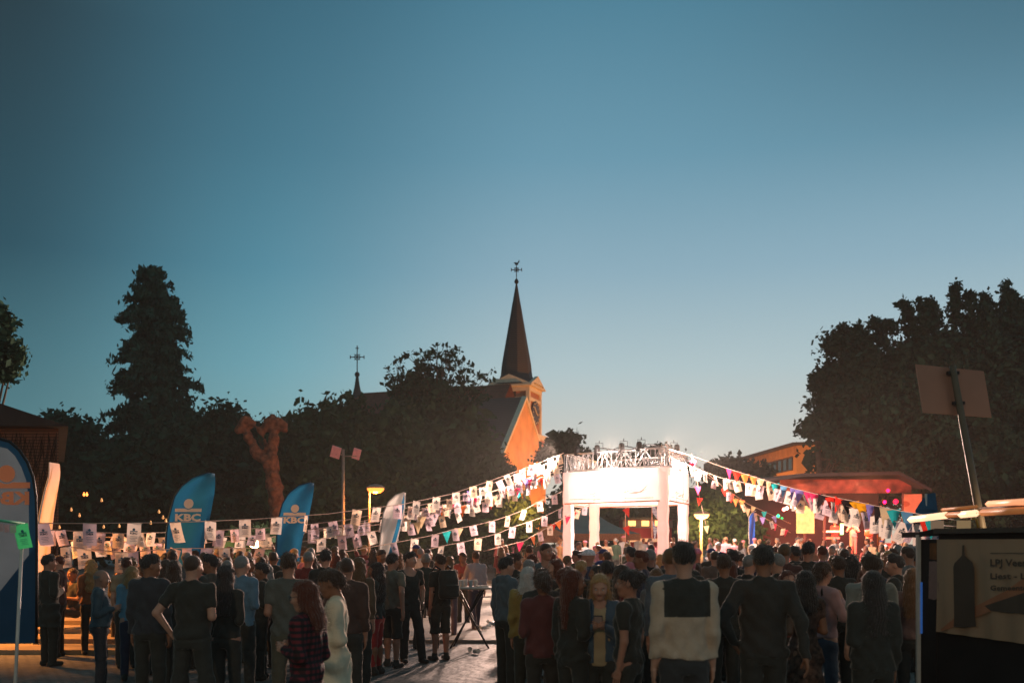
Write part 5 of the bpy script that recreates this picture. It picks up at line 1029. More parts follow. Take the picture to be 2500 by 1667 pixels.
for pi_, p in enumerate(posts):
    nz_ = 30; vs = []; rw = random.Random(pi_)
    for k in range(nz_ + 1):
        z = zT - .02 - (zT - .02) * k / nz_
        if pi_ >= 0: z = min(z, zL + .0) if False else z
        w = hp_ + .012 * math.sin(k * 1.3 + pi_) + rw.uniform(-.006, .006)
        for (a, b) in ((-1, -1), (0, -1.04), (1, -1), (1.04, 0), (1, 1), (0, 1.04), (-1, 1), (-1.04, 0)): vs.append(p + eu * a * w + ev * b * w + Vector((0, 0, min(z, zL - .02 * 1))) if False else p + eu * a * w + ev * b * w + Vector((0, 0, z * zL / zT)))
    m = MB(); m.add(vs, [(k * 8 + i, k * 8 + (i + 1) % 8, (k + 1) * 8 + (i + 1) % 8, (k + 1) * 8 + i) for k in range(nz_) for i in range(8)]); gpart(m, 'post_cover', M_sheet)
    m = MB()
    for a in (-1, 1):
        for b in (-1, 1): m.tube([p + eu * a * .15 + ev * b * .15, p + eu * a * .15 + ev * b * .15 + Vector((0, 0, zT))], .022, 6)
    m.box(p + Vector((0, 0, .02)), (.6, .6, .04)); gpart(m, 'post', M_alu)
def truss(a, b, nm='truss_beam'):
    m = MB(); d = (b - a); Ln = d.length; d.normalize(); s_ = Vector((-d.y, d.x, 0)) * .15; n = max(4, int(Ln / .42))
    for o_ in (-1, 1):
        for z in (zL + .05, zT): m.tube([a + s_ * o_ + Vector((0, 0, z)), b + s_ * o_ + Vector((0, 0, z))], .024, 6)
        for k in range(n):
            p0 = a + d * Ln * k / n + s_ * o_; p1 = a + d * Ln * (k + 1) / n + s_ * o_
            m.tube([p0 + Vector((0, 0, zL + .05 if k % 2 else zT)), p1 + Vector((0, 0, zT if k % 2 else zL + .05))], .013, 5, caps=False)
            m.tube([p0 + Vector((0, 0, zL + .05)), p0 + Vector((0, 0, zT))], .010, 5, caps=False)
    for z in (zL + .05, zT):
        for k in range(n + 1): m.tube([a + d * Ln * k / n + s_ + Vector((0, 0, z)), a + d * Ln * k / n - s_ + Vector((0, 0, z))], .011, 5, caps=False)
    return gpart(m, nm, M_alu)
M_crease = mat('banner_crease', (216, 150, 128), .9)
for i in range(4):
    a, b = posts[i], posts[(i + 1) % 4]; truss(a, b)
    d = (b - a).normalized(); nn = Vector((d.y, -d.x, 0)); Ln = (b - a).length; nx, nz2 = 40, 14; vs = []
    for kz in range(nz2 + 1):
        for kx in range(nx + 1):
            u_, w_ = kx / nx, kz / nz2; bul = .018 * math.sin(u_ * 9 + 3 * w_) * math.sin(w_ * math.pi) + .012 * math.sin(u_ * 31 + w_ * 7) * (1 - w_) ** 2
            sag = .05 * math.sin(u_ * math.pi) * (1 - w_) ** 3
            vs.append(a + d * (Ln * u_) + nn * (hp_ + .03 + bul) + Vector((0, 0, zP - sag + (zL - .02 - zP) * w_)))
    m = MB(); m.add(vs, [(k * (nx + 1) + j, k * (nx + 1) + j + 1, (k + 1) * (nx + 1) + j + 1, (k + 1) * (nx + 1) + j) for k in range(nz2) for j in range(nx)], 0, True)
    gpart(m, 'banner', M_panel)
    m = MB()
    for k in range(7):  # folds and hems pulled across the cloth
        rk = random.Random(i * 10 + k); t0 = rk.uniform(.1, .8); z0 = zP + rk.uniform(.05, .35); q0_ = a + d * Ln * t0 + nn * (hp_ + .052); q1_ = a + d * Ln * min(.97, t0 + rk.uniform(.1, .3)) + nn * (hp_ + .052)
        m.tube([q0_ + Vector((0, 0, z0)), (q0_ + q1_) / 2 + Vector((0, 0, z0 + rk.uniform(.02, .10))), q1_ + Vector((0, 0, z0 + rk.uniform(.05, .28)))], [.002, .014, .002], 5)
    m.tube([a + d * .25 + nn * (hp_ + .05) + Vector((0, 0, zP + .16)), b - d * .25 + nn * (hp_ + .05) + Vector((0, 0, zP + .12))], .010, 5)
    for t0 in (.33, .66): m.tube([a + d * Ln * t0 + nn * (hp_ + .05) + Vector((0, 0, zP + .02)), a + d * Ln * t0 + nn * (hp_ + .05) + Vector((0, 0, zL - .05))], .007, 5)
    gpart(m, 'seam', M_crease)
    m = MB(); m.tube([a + nn * .235 + Vector((0, 0, zP)), b + nn * .235 + Vector((0, 0, zP))], .028, 6); gpart(m, 'banner_rail', mat('orange_rail', (214, 130, 92), .6))
# floodlights hanging in the truss
for i, (t, side, c) in enumerate(((.34, 0, (160, 190, 255)), (.60, 0, (255, 220, 190)), (.78, 0, (190, 170, 255)), (.12, 0, (255, 225, 215)), (.5, 1, (200, 225, 255)), (.2, 3, (190, 200, 255)))):
    a, b = posts[side], posts[(side + 1) % 4]; p = a.lerp(b, t) + Vector((0, 0, zT + .14)); nn = Vector(((b - a).normalized().y, -(b - a).normalized().x, 0))
    r = empty('stage_lantern', p, 0, ['lantern with bluish beam on the front truss, left of the middle', 'lantern with warm beam in the middle of the front truss', 'dark hooded lantern with violet beam right on the front truss', 'lantern near the left end of the front truss', 'lantern on the right side truss of the gate', 'lantern on the left side truss of the gate'][i], 'lantern', 'lanterns along the top of the gate')
    m = MB(); m.lathe((0, 0, 0), [(.05, .14), (.10, .10), (.11, -.05), (.13, -.20)], 12); q = Matrix.Rotation(R(28), 3, 'X'); m.v = [tuple(q @ Vector(v) + nn * .12) for v in m.v]; m.build('housing', M_black, r)
    m = MB(); m.lathe((0, 0, 0), [(.115, -.19), (.118, -.185)], 12); m.v = [tuple(q @ Vector(v) + nn * .12) for v in m.v]; m.build('lens', mat('lamp_lens', c, .3, emit=c, es=30), r)
    m = MB(); m.tube([(-.14, .12 * nn.y, -.02), (-.14, .12 * nn.y, .2), (.14, .12 * nn.y, .2), (.14, .12 * nn.y, -.02)], .012, 5); m.tube([(0, .12 * nn.y, .2), (0, .12 * nn.y, .3)], .015, 5); m.build('yoke', M_black, r)
m = MB(); rr_ = random.Random(4); pts = [posts[0].lerp(posts[1], t) + Vector((0, 0, zT + .05 + .10 * abs(math.sin(t * 13)))) for t in np.linspace(.3, .98, 26)]; m.tube(pts, .02, 5)
pts = [posts[1].lerp(posts[2], t) + Vector((0, 0, zT + .05 + .08 * abs(math.sin(t * 11)))) for t in np.linspace(.05, .9, 14)]; m.tube(pts, .02, 5); gpart(m, 'cable', M_black)

# ================================================================== bunting
M_paper = mat('white_paper', (226, 216, 206), .8, .04, 3, transl=.5); M_print = mat('print_blue', (64, 112, 134), .8); M_ink = mat('print_black', (74, 80, 98), .8)
M_cord = mat('cord', (190, 160, 140), .8)
def sheet_mesh(w, h, seed):
    rr_ = random.Random(seed); m = MB(); nx, ny = 4, 6; bend = rr_.uniform(-.03, .03); curl = rr_.uniform(-.04, .05)
    def pos(x, z, off): return (x, off + bend * math.cos(x / w * 3) + curl * (z / h) ** 2 * (-1), z)
    vs = [pos(-w / 2 + w * i / nx, -h * j / ny, 0) for j in range(ny + 1) for i in range(nx + 1)]
    m.add(vs, [(j * (nx + 1) + i, j * (nx + 1) + i + 1, (j + 1) * (nx + 1) + i + 1, (j + 1) * (nx + 1) + i) for j in range(ny) for i in range(nx)], 0, True)
    lv, lf = logo2d(w * .52); nt_ = len(KBC[0])
    for off in (-.006, .006):
        vv = [pos(x, -h * .52 + y, off) for x, y in lv]; kf = [f for f in lf if max(f) < nt_]; of = [f for f in lf if min(f) >= nt_]
        m.add(vv, kf, 2); m.add(vv, of, 1)
        for k, ln in enumerate((.5, .56, .4, .5)):
            z = -h * (.62 + .07 * k); m.add([pos(-w * ln / 2, z, off), pos(w * ln / 2, z, off), pos(w * ln / 2, z - h * .016, off), pos(-w * ln / 2, z - h * .016, off)], [(0, 1, 2, 3)], 1)
    return m.mesh('paper_sheet', [M_papers[seed % 3], M_print, M_ink])
M_papers = [M_paper, mat('mauve_paper', (206, 186, 196), .8, .04, 3, transl=.5), mat('cream_paper', (232, 208, 182), .8, .04, 3, transl=.5)]
SH = [sheet_mesh(.215, .345, k) for k in range(5)]; SHs = [sheet_mesh(.21, .27, 20 + k) for k in range(3)]
def pen_mesh(c):
    m = MB(); m.add([(-.13, 0, 0), (.13, 0, 0), (.0, .02, -.34)], [(0, 1, 2)]); return m.mesh('pennant', mat('pennant_cloth', c, .8, .05, 3, transl=.45))
PCOL = {'pink': (226, 60, 110), 'red': (226, 52, 40), 'orange': (240, 130, 70), 'yellow': (222, 160, 30), 'teal': (40, 168, 172), 'blue': (96, 150, 190), 'violet': (130, 120, 190), 'cream': (206, 186, 150), 'black': (40, 34, 36)}
PEN = {k: pen_mesh(v) for k, v in PCOL.items()}
bt_n = 0
def bunting(pts, sheets, label, wide=False, shorts=False, pens=None, jit=1.0, drop=.0, clump=None):
    """pts: (px, py, D) along the cord; sheets: px of each sheet's centre"""
    global bt_n
    bt_n += 1; rr_ = random.Random(100 + bt_n); W_ = [P(*p) for p in pts]; o0 = W_[0]
    r = empty('bunting', o0, 0, label, 'bunting', 'bunting strings with paper sheets')
    fine = [W_[0]]
    for a, b in zip(W_[:-1], W_[1:]):
        for k in range(1, 5): fine.append(a.lerp(b, k / 4))
    MB().tube([p - o0 for p in fine], [.004 + .00022 * p.y for p in fine], 5).build('cord', M_cord, r)
    pxs = [p[0] for p in pts]
    def at(x):
        # the point of the cord whose image column is x
        for a, b, A_, B_ in zip(pxs[:-1], pxs[1:], W_[:-1], W_[1:]):
            if min(a, b) <= x <= max(a, b):
                lo, hi = 0., 1.
                for _ in range(24):
                    t = (lo + hi) / 2; q = A_.lerp(B_, t); v = q.x / q.y * F + 1250
                    if (v < x) == (b > a): lo = t
                    else: hi = t
                return A_.lerp(B_, lo)
        return W_[0] if abs(x - pxs[0]) < abs(x - pxs[-1]) else W_[-1]
    def hang(nm, me, x, dy=0, dz=0, sc_=1):
        p = at(x); o = bpy.data.objects.new(nm, me); link(o, r); o.location = p - o0 + Vector((0, dy - .012, -dz - .004)); o.scale = (sc_,) * 3
        o.rotation_euler = (R(rr_.gauss(0, 12)) * jit, R(rr_.gauss(0, 8)) * jit, R(rr_.gauss(8, 26)) * jit + (math.pi if rr_.random() < .42 else 0)); return o
    for x in sheets:
        if len([c for c in r.children]) > 98: break
        hang('paper_sheet', rr_.choice(SHs if shorts and rr_.random() < .6 else SH), x, rr_.uniform(-.02, .02), drop)
    for x, c in (pens or []):
        o = hang('pennant', PEN[c], x, .03, 0); o['label'] = c + ' pennant'
    return r
def rangej(a, b, n, seed, j=.25):
    rr_ = random.Random(seed); return [a + (b - a) * (k + .5 + rr_.uniform(-j, j)) / n for k in range(n)]
bunting([(30, 1277, 15.2), (220, 1277, 15.5), (430, 1275, 16.6), (620, 1267, 19), (800, 1254, 21.5), (985, 1230, 25), (1100, 1206, 28), (1200, 1172, 30.5), (1300, 1136, 33.5), (1376, 1106, 37.2)],
        [103, 221, 330, 429, 515, 598, 677, 748, 873, 921, 971, 1018, 1066, 1113, 1155, 1196, 1236, 1275, 1300, 1312, 1343, 1364], 'top cord of paper sheets rising from the blue flags to the top of the gate')
bunting([(60, 1293, 17), (147, 1294, 17), (300, 1302, 18), (450, 1298, 20), (570, 1292, 21.5), (700, 1286, 23), (850, 1268, 25), (985, 1241, 27), (1098, 1218, 29), (1177, 1190, 31), (1261, 1156, 33.5), (1372, 1120, 37)],
        [120, 147, 196, 244, 290, 340, 370, 455, 488, 536, 572, 636, 700, 768, 812, 870, 1006, 1052, 1098, 1138, 1178, 1218, 1261, 1322, 1352], 'second cord of paper sheets just below the topmost one', shorts=True, pens=[(1010, 'orange'), (1110, 'pink'), (1310, 'pink'), (1150, 'violet')])
bunting([(150, 1318, 19), (300, 1322, 20), (440, 1328, 21), (600, 1318, 22.5), (700, 1306, 24), (870, 1283, 26), (990, 1258, 28), (1130, 1222, 31), (1260, 1180, 34), (1373, 1138, 37)],
        [184, 238, 258, 276, 318, 352, 385, 410, 432, 585, 652, 720, 770, 826, 880, 938, 993, 1026, 1062, 1090, 1122, 1158, 1192, 1228, 1262, 1298, 1336, 1360], 'third cord of paper sheets, warmly lit at its left end', shorts=True, pens=[(1076, 'orange'), (1132, 'pink'), (1145, 'violet'), (1290, 'pink'), (1336, 'violet')])
bunting([(160, 1334, 16.5), (297, 1348, 17), (440, 1338, 18.5), (637, 1338, 21), (800, 1312, 24), (960, 1290, 27), (1090, 1256, 30), (1220, 1212, 33), (1372, 1152, 37)],
        [150, 205, 298, 322, 394, 430, 457, 505, 548, 590, 637, 712, 785, 834, 868, 905, 960, 1000, 1040, 1078, 1115, 1150, 1185, 1220, 1255, 1290, 1330, 1358], 'fourth cord of paper sheets dipping lowest above the left crowd', jit=1.2, pens=[(1020, 'cream'), (1200, 'red'), (1245, 'cream'), (1268, 'teal'), (1312, 'cream')])
bunting([(600, 1366, 20), (640, 1364, 20), (700, 1362, 21), (850, 1345, 23.5), (986, 1320, 26), (1056, 1306, 27.5), (1114, 1290, 29), (1154, 1283, 30), (1201, 1272, 31), (1238, 1260, 32), (1280, 1244, 33.3), (1315, 1225, 34.5), (1373, 1199, 37)],
        [637, 960, 1013, 1063, 1110, 1154, 1201, 1240, 1280, 1316, 1353], 'lower cord of widely spaced paper sheets ending half way up the gate post', jit=.9, pens=[(1120, 'cream'), (1090, 'teal')])
bunting([(1040, 1342, 27), (1091, 1330, 28), (1124, 1324, 28.6), (1168, 1314, 29.5), (1215, 1302, 30.5), (1252, 1286, 31.5), (1290, 1274, 33), (1329, 1260, 34.5), (1374, 1238, 37)],
        [1078, 1124, 1168, 1215, 1252, 1292, 1330, 1367], 'lowest cord of paper sheets to the left gate post', jit=.9)
bunting([(1180, 1345, 31), (1280, 1320, 34), (1340, 1285, 37), (1420, 1240, 40), (1500, 1200, 43)], [1318, 1343, 1412, 1428], 'short cord crossing behind the left gate posts', pens=[(1270, 'pink'), (1300, 'orange'), (1350, 'red'), (1362, 'orange'), (1386, 'pink'), (1404, 'red')])
bunting([(560, 1310, 22), (700, 1300, 23), (850, 1279, 25), (985, 1250, 27.5), (1100, 1229, 30), (1230, 1192, 33), (1372, 1130, 37)],
        [640, 690, 805, 850, 890, 984] + rangej(1000, 1366, 14, 61, .35), 'middle cord of paper sheets crossing in front of the orange lit tree', shorts=True, jit=1.3, pens=[(1050, 'cream'), (1160, 'pink'), (1283, 'violet')])
bunting([(800, 1296, 24), (985, 1272, 27.5), (1100, 1243, 30), (1230, 1204, 33), (1372, 1144, 37)],
        rangej(960, 1366, 13, 62, .35), 'cord of paper sheets just above the two lowest ones', shorts=True, jit=1.3, pens=[(1030, 'cream'), (1128, 'orange'), (1205, 'cream'), (1262, 'pink'), (1320, 'red')])
bunting([(180, 1310, 20.5), (330, 1312, 21), (480, 1312, 22), (620, 1306, 23.5), (790, 1290, 26), (930, 1270, 28)], rangej(180, 900, 19, 63, .4), 'short papers on a cord behind the others at the left', shorts=True, jit=1.2)
# right of the gate
RP = [(1625, 1094, 36), (1700, 1116, 33.5), (1760, 1138, 31.5), (1830, 1160, 29), (1900, 1182, 26.5), (1990, 1205, 23.5), (2080, 1222, 20.5), (2150, 1237, 18.5), (2200, 1247, 17), (2260, 1257, 15), (2350, 1272, 13)]
pens = list(zip(rangej(1770, 2290, 27, 5, .1), ['pink', 'red', 'orange', 'orange', 'cream', 'cream', 'teal', 'blue', 'violet', 'violet', 'pink', 'pink', 'black', 'red', 'red', 'black', 'yellow', 'yellow', 'violet', 'black', 'cream', 'teal', 'teal', 'blue', 'black', 'red', 'teal']))
bunting(RP, [], 'cord of coloured pennants running from the gate down to the stall', pens=pens)
bunting([(x, y + 19 + 10 * math.sin(i), D) for i, (x, y, D) in enumerate(RP)], [1650, 1668, 1690, 1710, 1722, 1745, 1770, 1782, 1797, 1829, 1842, 1857, 1880, 1900, 1912, 1930, 1946, 1962, 1982, 1994, 2024, 2034, 2050, 2062, 2082, 2096, 2110, 2136, 2156, 2170, 2197, 2212, 2240], 'crowded cord of paper sheets below the coloured pennants', jit=1.2)
bunting([(x, y + 24, D + .8) for i, (x, y, D) in enumerate(RP[3:])], [1850, 1935, 1955, 2010, 2040, 2078, 2140, 2150, 2232, 2262, 2286, 2330], 'third cord of paper sheets at the right, ending over the stall', jit=1.2)
bunting([(1640, 1112, 36.5), (1690, 1142, 38), (1755, 1180, 40), (1808, 1228, 42), (1838, 1250, 43), (1886, 1274, 45), (1930, 1300, 47)], [1745, 1779, 1812, 1843, 1882, 1912], 'cord with sparse sheets sagging to the right in front of the trees', pens=[(1768, 'red'), (1785, 'red'), (1796, 'orange'), (1826, 'cream'), (1862, 'violet'), (1893, 'pink'), (1918, 'pink')])
bunting([(1640, 1100, 37), (1700, 1135, 39), (1779, 1198, 42), (1826, 1230, 44), (1868, 1249, 45), (1930, 1278, 47)], [], 'cord of pennants sagging to the right towards the stage', pens=[(1690, 'pink'), (1772, 'red'), (1812, 'orange'), (1840, 'cream'), (1866, 'teal'), (1890, 'violet')])
bunting([(1688, 1105, 40), (1700, 1160, 40.5), (1708, 1215, 41), (1728, 1300, 41.5)], [], 'cord of pennants hanging straight down right of the gate', pens=[(1692, 'pink'), (1704, 'pink'), (1708, 'red'), (1724, 'cream')])

# ================================================================== feather flags
M_pole = mat('white_pole', (196, 188, 178), .4); M_fblue = mat('flag_blue_cloth', (36, 116, 158), .75, .12, 2.5, .5, 5, transl=.3); M_fwhite = mat('flag_white_cloth', (224, 220, 214), .75, .06, 2, .4, 5, transl=.3)
M_fdeep = mat('flag_border_cloth', (28, 70, 100), .75, .1, 3, transl=.2); M_orange = mat('flag_logo_white', (232, 214, 196), .7, .04, 3)
def feather(leftp, rightp, D, logo, mt, label, lw=None, edge=6):
    n = 26; ys = [l[1] for l in leftp]; y0, y1 = min(ys), max(ys); base = P(leftp[-1][0], 0, D); base.z = 0
    r = empty('feather_flag', base, 0, label, 'flag', 'feather flags round the square'); vs = []; bl_ = []
    for k in range(n + 1):
        y = y0 + (y1 - y0) * (k / n) ** 1.6
        xl = np.interp(y, [p[1] for p in leftp], [p[0] for p in leftp]); xr = np.interp(y, [p[1] for p in rightp], [p[0] for p in rightp])
        row = []
        for j in range(13):
            t = j / 12; p = P(xl + (xr - xl) * t, y, D); p.y += .05 * math.sin(t * 7 + k * .18) * min(1, k / 5) + .35 * t; row.append(p - base)
        vs += row; bl_.append(row[0])
    m = MB(); m.add(vs, [(k * 13 + j, (k + 1) * 13 + j, (k + 1) * 13 + j + 1, k * 13 + j + 1) for k in range(n) for j in range(12)], 0, True)
    m.build('flag_cloth', mt, r)
    b0 = Vector((bl_[-1].x, bl_[-1].y, 0)); m = MB(); m.tube([b0] + [p + Vector((0, -.01, 0)) for p in bl_[::-1]], [.024] + [.022 - .014 * k / n for k in range(n + 1)], 7); m.build('pole', M_fdeep if mt is M_fblue else M_pole, r)
    m = MB(); m.lathe(b0, [(.22, 0), (.22, .03), (.05, .05), (.04, .3)], 14); m.build('base', M_black, r)
    if logo:
        cx, cy, wpx = logo; w = wpx / F * D; lv, lf = logo2d(w); c = P(cx, cy, D - .1) - base; m = MB()
        m.add([c + Vector((x + y * .06, 0, y)) for x, y in lv], lf); m.build('emblem', M_orange, r)
    return r
feather([(510, 1153), (470, 1165), (441, 1187), (424, 1212), (412, 1260), (407, 1300), (402, 1420)], [(511, 1153), (509, 1200), (500, 1260), (488, 1320), (476, 1420)], 19, (458, 1272, 62), M_fblue, 'taller blue feather flag with white emblem and letters at the left')
feather([(758, 1177), (730, 1184), (704, 1203), (688, 1230), (680, 1262), (676, 1300), (672, 1420)], [(759, 1177), (754, 1215), (744, 1270), (732, 1310), (716, 1420)], 21.5, (718, 1277, 52), M_fblue, 'second blue feather flag, in front of the pollarded tree')
feather([(986, 1201), (966, 1207), (947, 1225), (936, 1250), (931, 1290), (926, 1345), (924, 1400)], [(987, 1201), (985, 1240), (974, 1290), (962, 1340), (950, 1400)], 26, None, M_fwhite, 'white feather flag with a blue edge right of the street lamp')
m = MB(); c = P(978, 1262, 25.7)
m.add([P(x, y, 25.72) for x, y in ((987, 1203), (986, 1240), (975, 1290), (958, 1352), (948, 1352), (966, 1290), (979, 1235))], [tuple(range(7))]); o = m.build('flag_border', M_fblue)
fl = [x for x in C.objects if x.name.startswith('feather_flag')][-1]; o.parent = fl; o.matrix_parent_inverse = Matrix.Translation(-fl.location)
# narrow pale flag by the house
feather([(121, 1128), (116, 1165), (106, 1200), (98, 1245), (88, 1340), (86, 1420)], [(123, 1128), (121, 1165), (116, 1205), (111, 1250), (104, 1340), (102, 1420)], 17.5, None, mat('flag_pale_cloth', (226, 200, 186), .75, .08, 3, transl=.3), 'narrow pale feather flag seen edge on beside the big blue flag')
# big blue flag at the left edge, seen from its back
Df = 11; bp0 = P(86, 0, Df); bp0.z = 0; r = empty('banner_flag', bp0, 0, 'large blue bordered flag with mirrored white lettering at the left edge', 'flag')
outl = [(-60, 1088), (-30, 1075), (0, 1071), (25, 1078), (48, 1098), (68, 1128), (82, 1165), (89, 1210), (91, 1300), (91, 1420), (90, 1570)]
innr = [(-60, 1104), (-30, 1093), (-2, 1090), (18, 1095), (36, 1112), (52, 1140), (64, 1172), (70, 1215), (71, 1300), (70, 1420), (66, 1556)]
m = MB(); a = [P(x, y, Df) - bp0 for x, y in outl]; b = [P(x, y, Df) - bp0 for x, y in innr]; m.add(a + b, [(i, i + 1, i + 12, i + 11) for i in range(10)]); m.build('border', M_fdeep, r)
m = MB(); rows = [b[i] for i in range(2, 11)]; le = [Vector((b[0].x, p.y, p.z)) for p in rows]; m.add(rows + le, [(i, i + 9, i + 10, i + 1) for i in range(8)]); m.add([b[0], b[1], b[2], le[0]], [(0, 1, 2, 3)])
m.build('flag_cloth', mat('grey_mesh_cloth', (112, 128, 138), .8, .15, 2, .3, 8, transl=.3), r)
lv, lf = logo2d(110 / F * Df); m = MB(); c = P(16, 1232, Df - .03) - bp0; m.add([c + Vector((-x, 0, y)) for x, y in lv], [f[::-1] for f in lf]); m.build('emblem', mat('glowing_orange_print', (236, 160, 118), .7, .06, 3, transl=.4, emit=(255, 110, 60), es=.12), r)  # print given a faint orange glow, no lamp behind it
m = MB(); m.tube([p + Vector((0, -.012, 0)) for p in a[::-1]], .016, 7); m.build('pole', M_black, r)
m = MB(); c = P(20, 1585, Df - .05) - bp0; m.add([P(x, y, Df - .02) - bp0 for x, y in ((-30, 1480), (90, 1330), (90, 1569), (-30, 1569))], [(0, 1, 2, 3)]); m.build('printed_corner', M_fdeep, r)
# tent pole, valance and a sheet given green colour and glow as if lit
tp0 = P(31, 1640, 9.5); r = empty('tent_frame', (tp0.x, tp0.y, 0), 0, 'pale metal tent leg with a roof edge hung with small papers at the left edge', 'tent'); og = Vector((tp0.x, tp0.y, 0))
m = MB(); m.tube([Vector((0, 0, 0)), P(54, 1312, 9.7) - og], .017, 8); m.box((0, 0, .01), (.12, .12, .02)); m.build('leg', M_pole, r)
m = MB(); m.tube([P(-60, 1262, 9.3) - og, P(60, 1278, 9.7) - og], .014, 8); m.build('roof_edge', mat('green_tinted_bar', (90, 180, 140), .5), r)  # green light put into the bar's colour
for x, y, w, c in ((10, 1280, .05, (200, 160, 160)), (24, 1282, .06, (170, 190, 160)), (-4, 1278, .05, (190, 160, 160))):
    m = MB(); p = P(x, y, 9.45) - og; m.add([p, p + Vector((w, 0, 0)), p + Vector((w, 0, -.07)), p + Vector((0, .01, -.075))], [(0, 1, 2, 3)]); m.build('paper_tag', mat('tag_paper', c, .8), r)
o = bpy.data.objects.new('paper_sheet', SH[1].copy()); o.data.materials[0] = mat('green_glow_paper', (70, 190, 120), .8, .05, 3, transl=.4, emit=(30, 190, 110), es=.16); link(o); o.location = P(50, 1279, 9.6); o.rotation_euler = (0, R(9), R(176)); o.scale = (.68,) * 3
tag(o, 'paper sheet lit bright green hanging from the tent leg at the left', 'paper sheet')

# ================================================================== masts and street lamps
def mast(px, D, ztop, r_, label, cat, mt, group=None):
    p = P(px, 0, D); r = empty('floodlight_mast' if cat == 'mast' else 'street_lamp', (p.x, p.y, 0), 0, label, cat, group)
    MB().tube([(0, 0, 0), (0, 0, 1.2), (0, 0, 1.25), (0, 0, ztop)], [r_ * 1.5, r_ * 1.4, r_, r_ * .75], 10).build('pole', mt, r); return r, p
M_gpole = mat('galvanised_pole', (150, 130, 116), .5, .1, 4, metal=.2); M_fl = mat('floodlight_back', (240, 160, 160), .6)
r, p = mast(838, 45, zat(1096, 45), .085, 'tall thin mast with two tilted square floodlights on top', 'mast', M_gpole)
for (x, y, w, h_) in ((-.32, zat(1104, 45), .42, .52), (.62, zat(1108, 45), .34, .48)):
    m = MB(); q = Matrix.Rotation(R(18), 3, 'Y') @ Matrix.Rotation(R(22), 3, 'X'); m.box((x, -.1, y), (w, .10, h_), q, 0); o = m.build('floodlight', M_fl, r)
    m = MB(); m.tube([(x, -.1, y - .1), (0, 0, y - .1)], .03, 6); m.build('bracket', M_gpole, r)
def lamp_head(r, p, L_, name, sc_=1.0, es=60, c=(255, 170, 90)):
    d = L_ - Vector((p.x, p.y, 0)); m = MB(); m.tube([(0, 0, d.z - .05), (d.x * .3, 0, d.z + .10), (d.x, 0, d.z + .10)], .04, 7); m.build('arm', M_gpole, r)
    m = MB(); m.lathe(d, [(.06 * sc_, .16), (.30 * sc_, .12), (.46 * sc_, .02), (.46 * sc_, -.02)], 20); m.build('lamp_shade', M_gpole, r)
    m = MB(); m.lathe(d, [(.42 * sc_, -.025), (.40 * sc_, -.12), (.29 * sc_, -.21), (.05, -.26)], 20); m.build('lamp_glass', mat('lit_glass', c, .4, emit=c, es=es), r)
r, p = mast(902, 45, L1.z - .05, .06, 'street lamp glowing orange behind the white feather flag', 'street lamp', M_gpole, 'lit street lamps'); lamp_head(r, p, L1, 'a', .92, 2.6, (255, 142, 58))
r, p = mast(1712, 50, L2.z, .07, 'street lamp with wide lit shade right of the gate', 'street lamp', M_gpole, 'lit street lamps'); lamp_head(r, p, L2 + Vector((.02, 0, 0)), 'b', .9, 4, (255, 190, 120))
r, p = mast(618, 33, L3.z, .05, 'low lit lamp among leaves between the two blue flags', 'street lamp', M_gpole, 'lit street lamps'); lamp_head(r, p, L3, 'c', .5, 30, (255, 205, 140))
tree('small_tree', [(612, 1332, 44, 24), (640, 1310, 22, 18), (585, 1330, 24, 20)], 34.5, 31, 'small leafy tree lit by the low lamp between the blue flags', .13, 200, 16, .2)
# tiny bulbs in the dark at the left
for i, (x, y) in enumerate(((145, 1286), (253, 1285), (291, 1283), (368, 1275), (398, 1262), (405, 1270), (205, 1206), (212, 1206), (194, 1257), (174, 1243), (248, 1220), (388, 1248))):
    m = MB(); p = P(x, y, 30); m.lathe((0, 0, 0), [(.012, .06), (.02, .03), (.035, -.01), (.03, -.045), (.01, -.06)], 10); c = (255, 190, 120) if y > 1215 else (255, 150, 70)
    o = m.build('light_bulb', mat('bulb_glass', c, .4, emit=c, es=.32 if y > 1215 else 3)); o.location = p; tag(o, 'small bulb glowing faintly in the dark left of the tall flags', 'light bulb', 'small bulbs in the dark at the left')
m = MB(); m.tube([P(140, 1276, 30), P(250, 1277, 30), P(400, 1262, 30), P(520, 1272, 30)], .012, 5); tag(m.build('bulb_cable', M_black), 'thin cable carrying the small bulbs at the left', 'cable')

# ================================================================== high table
tb = P(1147, 0, 17.6); r = empty('high_table', (tb.x, tb.y, 0), 0, 'tall folding party table with crossed metal legs, left of the open paving', 'table')
m = MB(); m.lathe((0, 0, 1.04), [(.40, 0), (.42, .012), (.42, .028), (.40, .04)], 28); m.build('table_top', mat('table_top', (190, 170, 150), .5), r)
for a, b in (((-.26, .05, 1.04), (.34, -.12, 0)), ((.26, .05, 1.04), (-.34, -.12, 0)), ((-.2, .2, 1.04), (.3, .3, 0)), ((.2, .2, 1.04), (-.3, .3, 0))):
    m = MB(); a = Vector(a); b = Vector(b); m.tube([a, a.lerp(b, .93), b], .017, 8); m.build('leg', M_black, r)
for i, (x, y, t) in enumerate(((-.2, -.1, 'nearest the backpack'), (-.08, .12, 'at the back'), (.02, -.16, 'in front'), (.1, .05, 'in the middle'), (-.14, .02, 'beside the nearest one'))):
    o = cup((tb.x + x, tb.y + y, 1.082), 'plastic cup on the high table, ' + t); o['group'] = 'cups on the high table'
m = MB(); m.box((0, 0, .008), (.2, .15, .016)); m.box((0, 0, .018), (.17, .12, .004)); o = m.build('tray', mat('tray', (200, 186, 170), .6)); o.location = (tb.x + .22, tb.y - .1, 1.083); o.rotation_euler = (0, 0, .3); tag(o, 'small pale tray on the high table', 'tray')
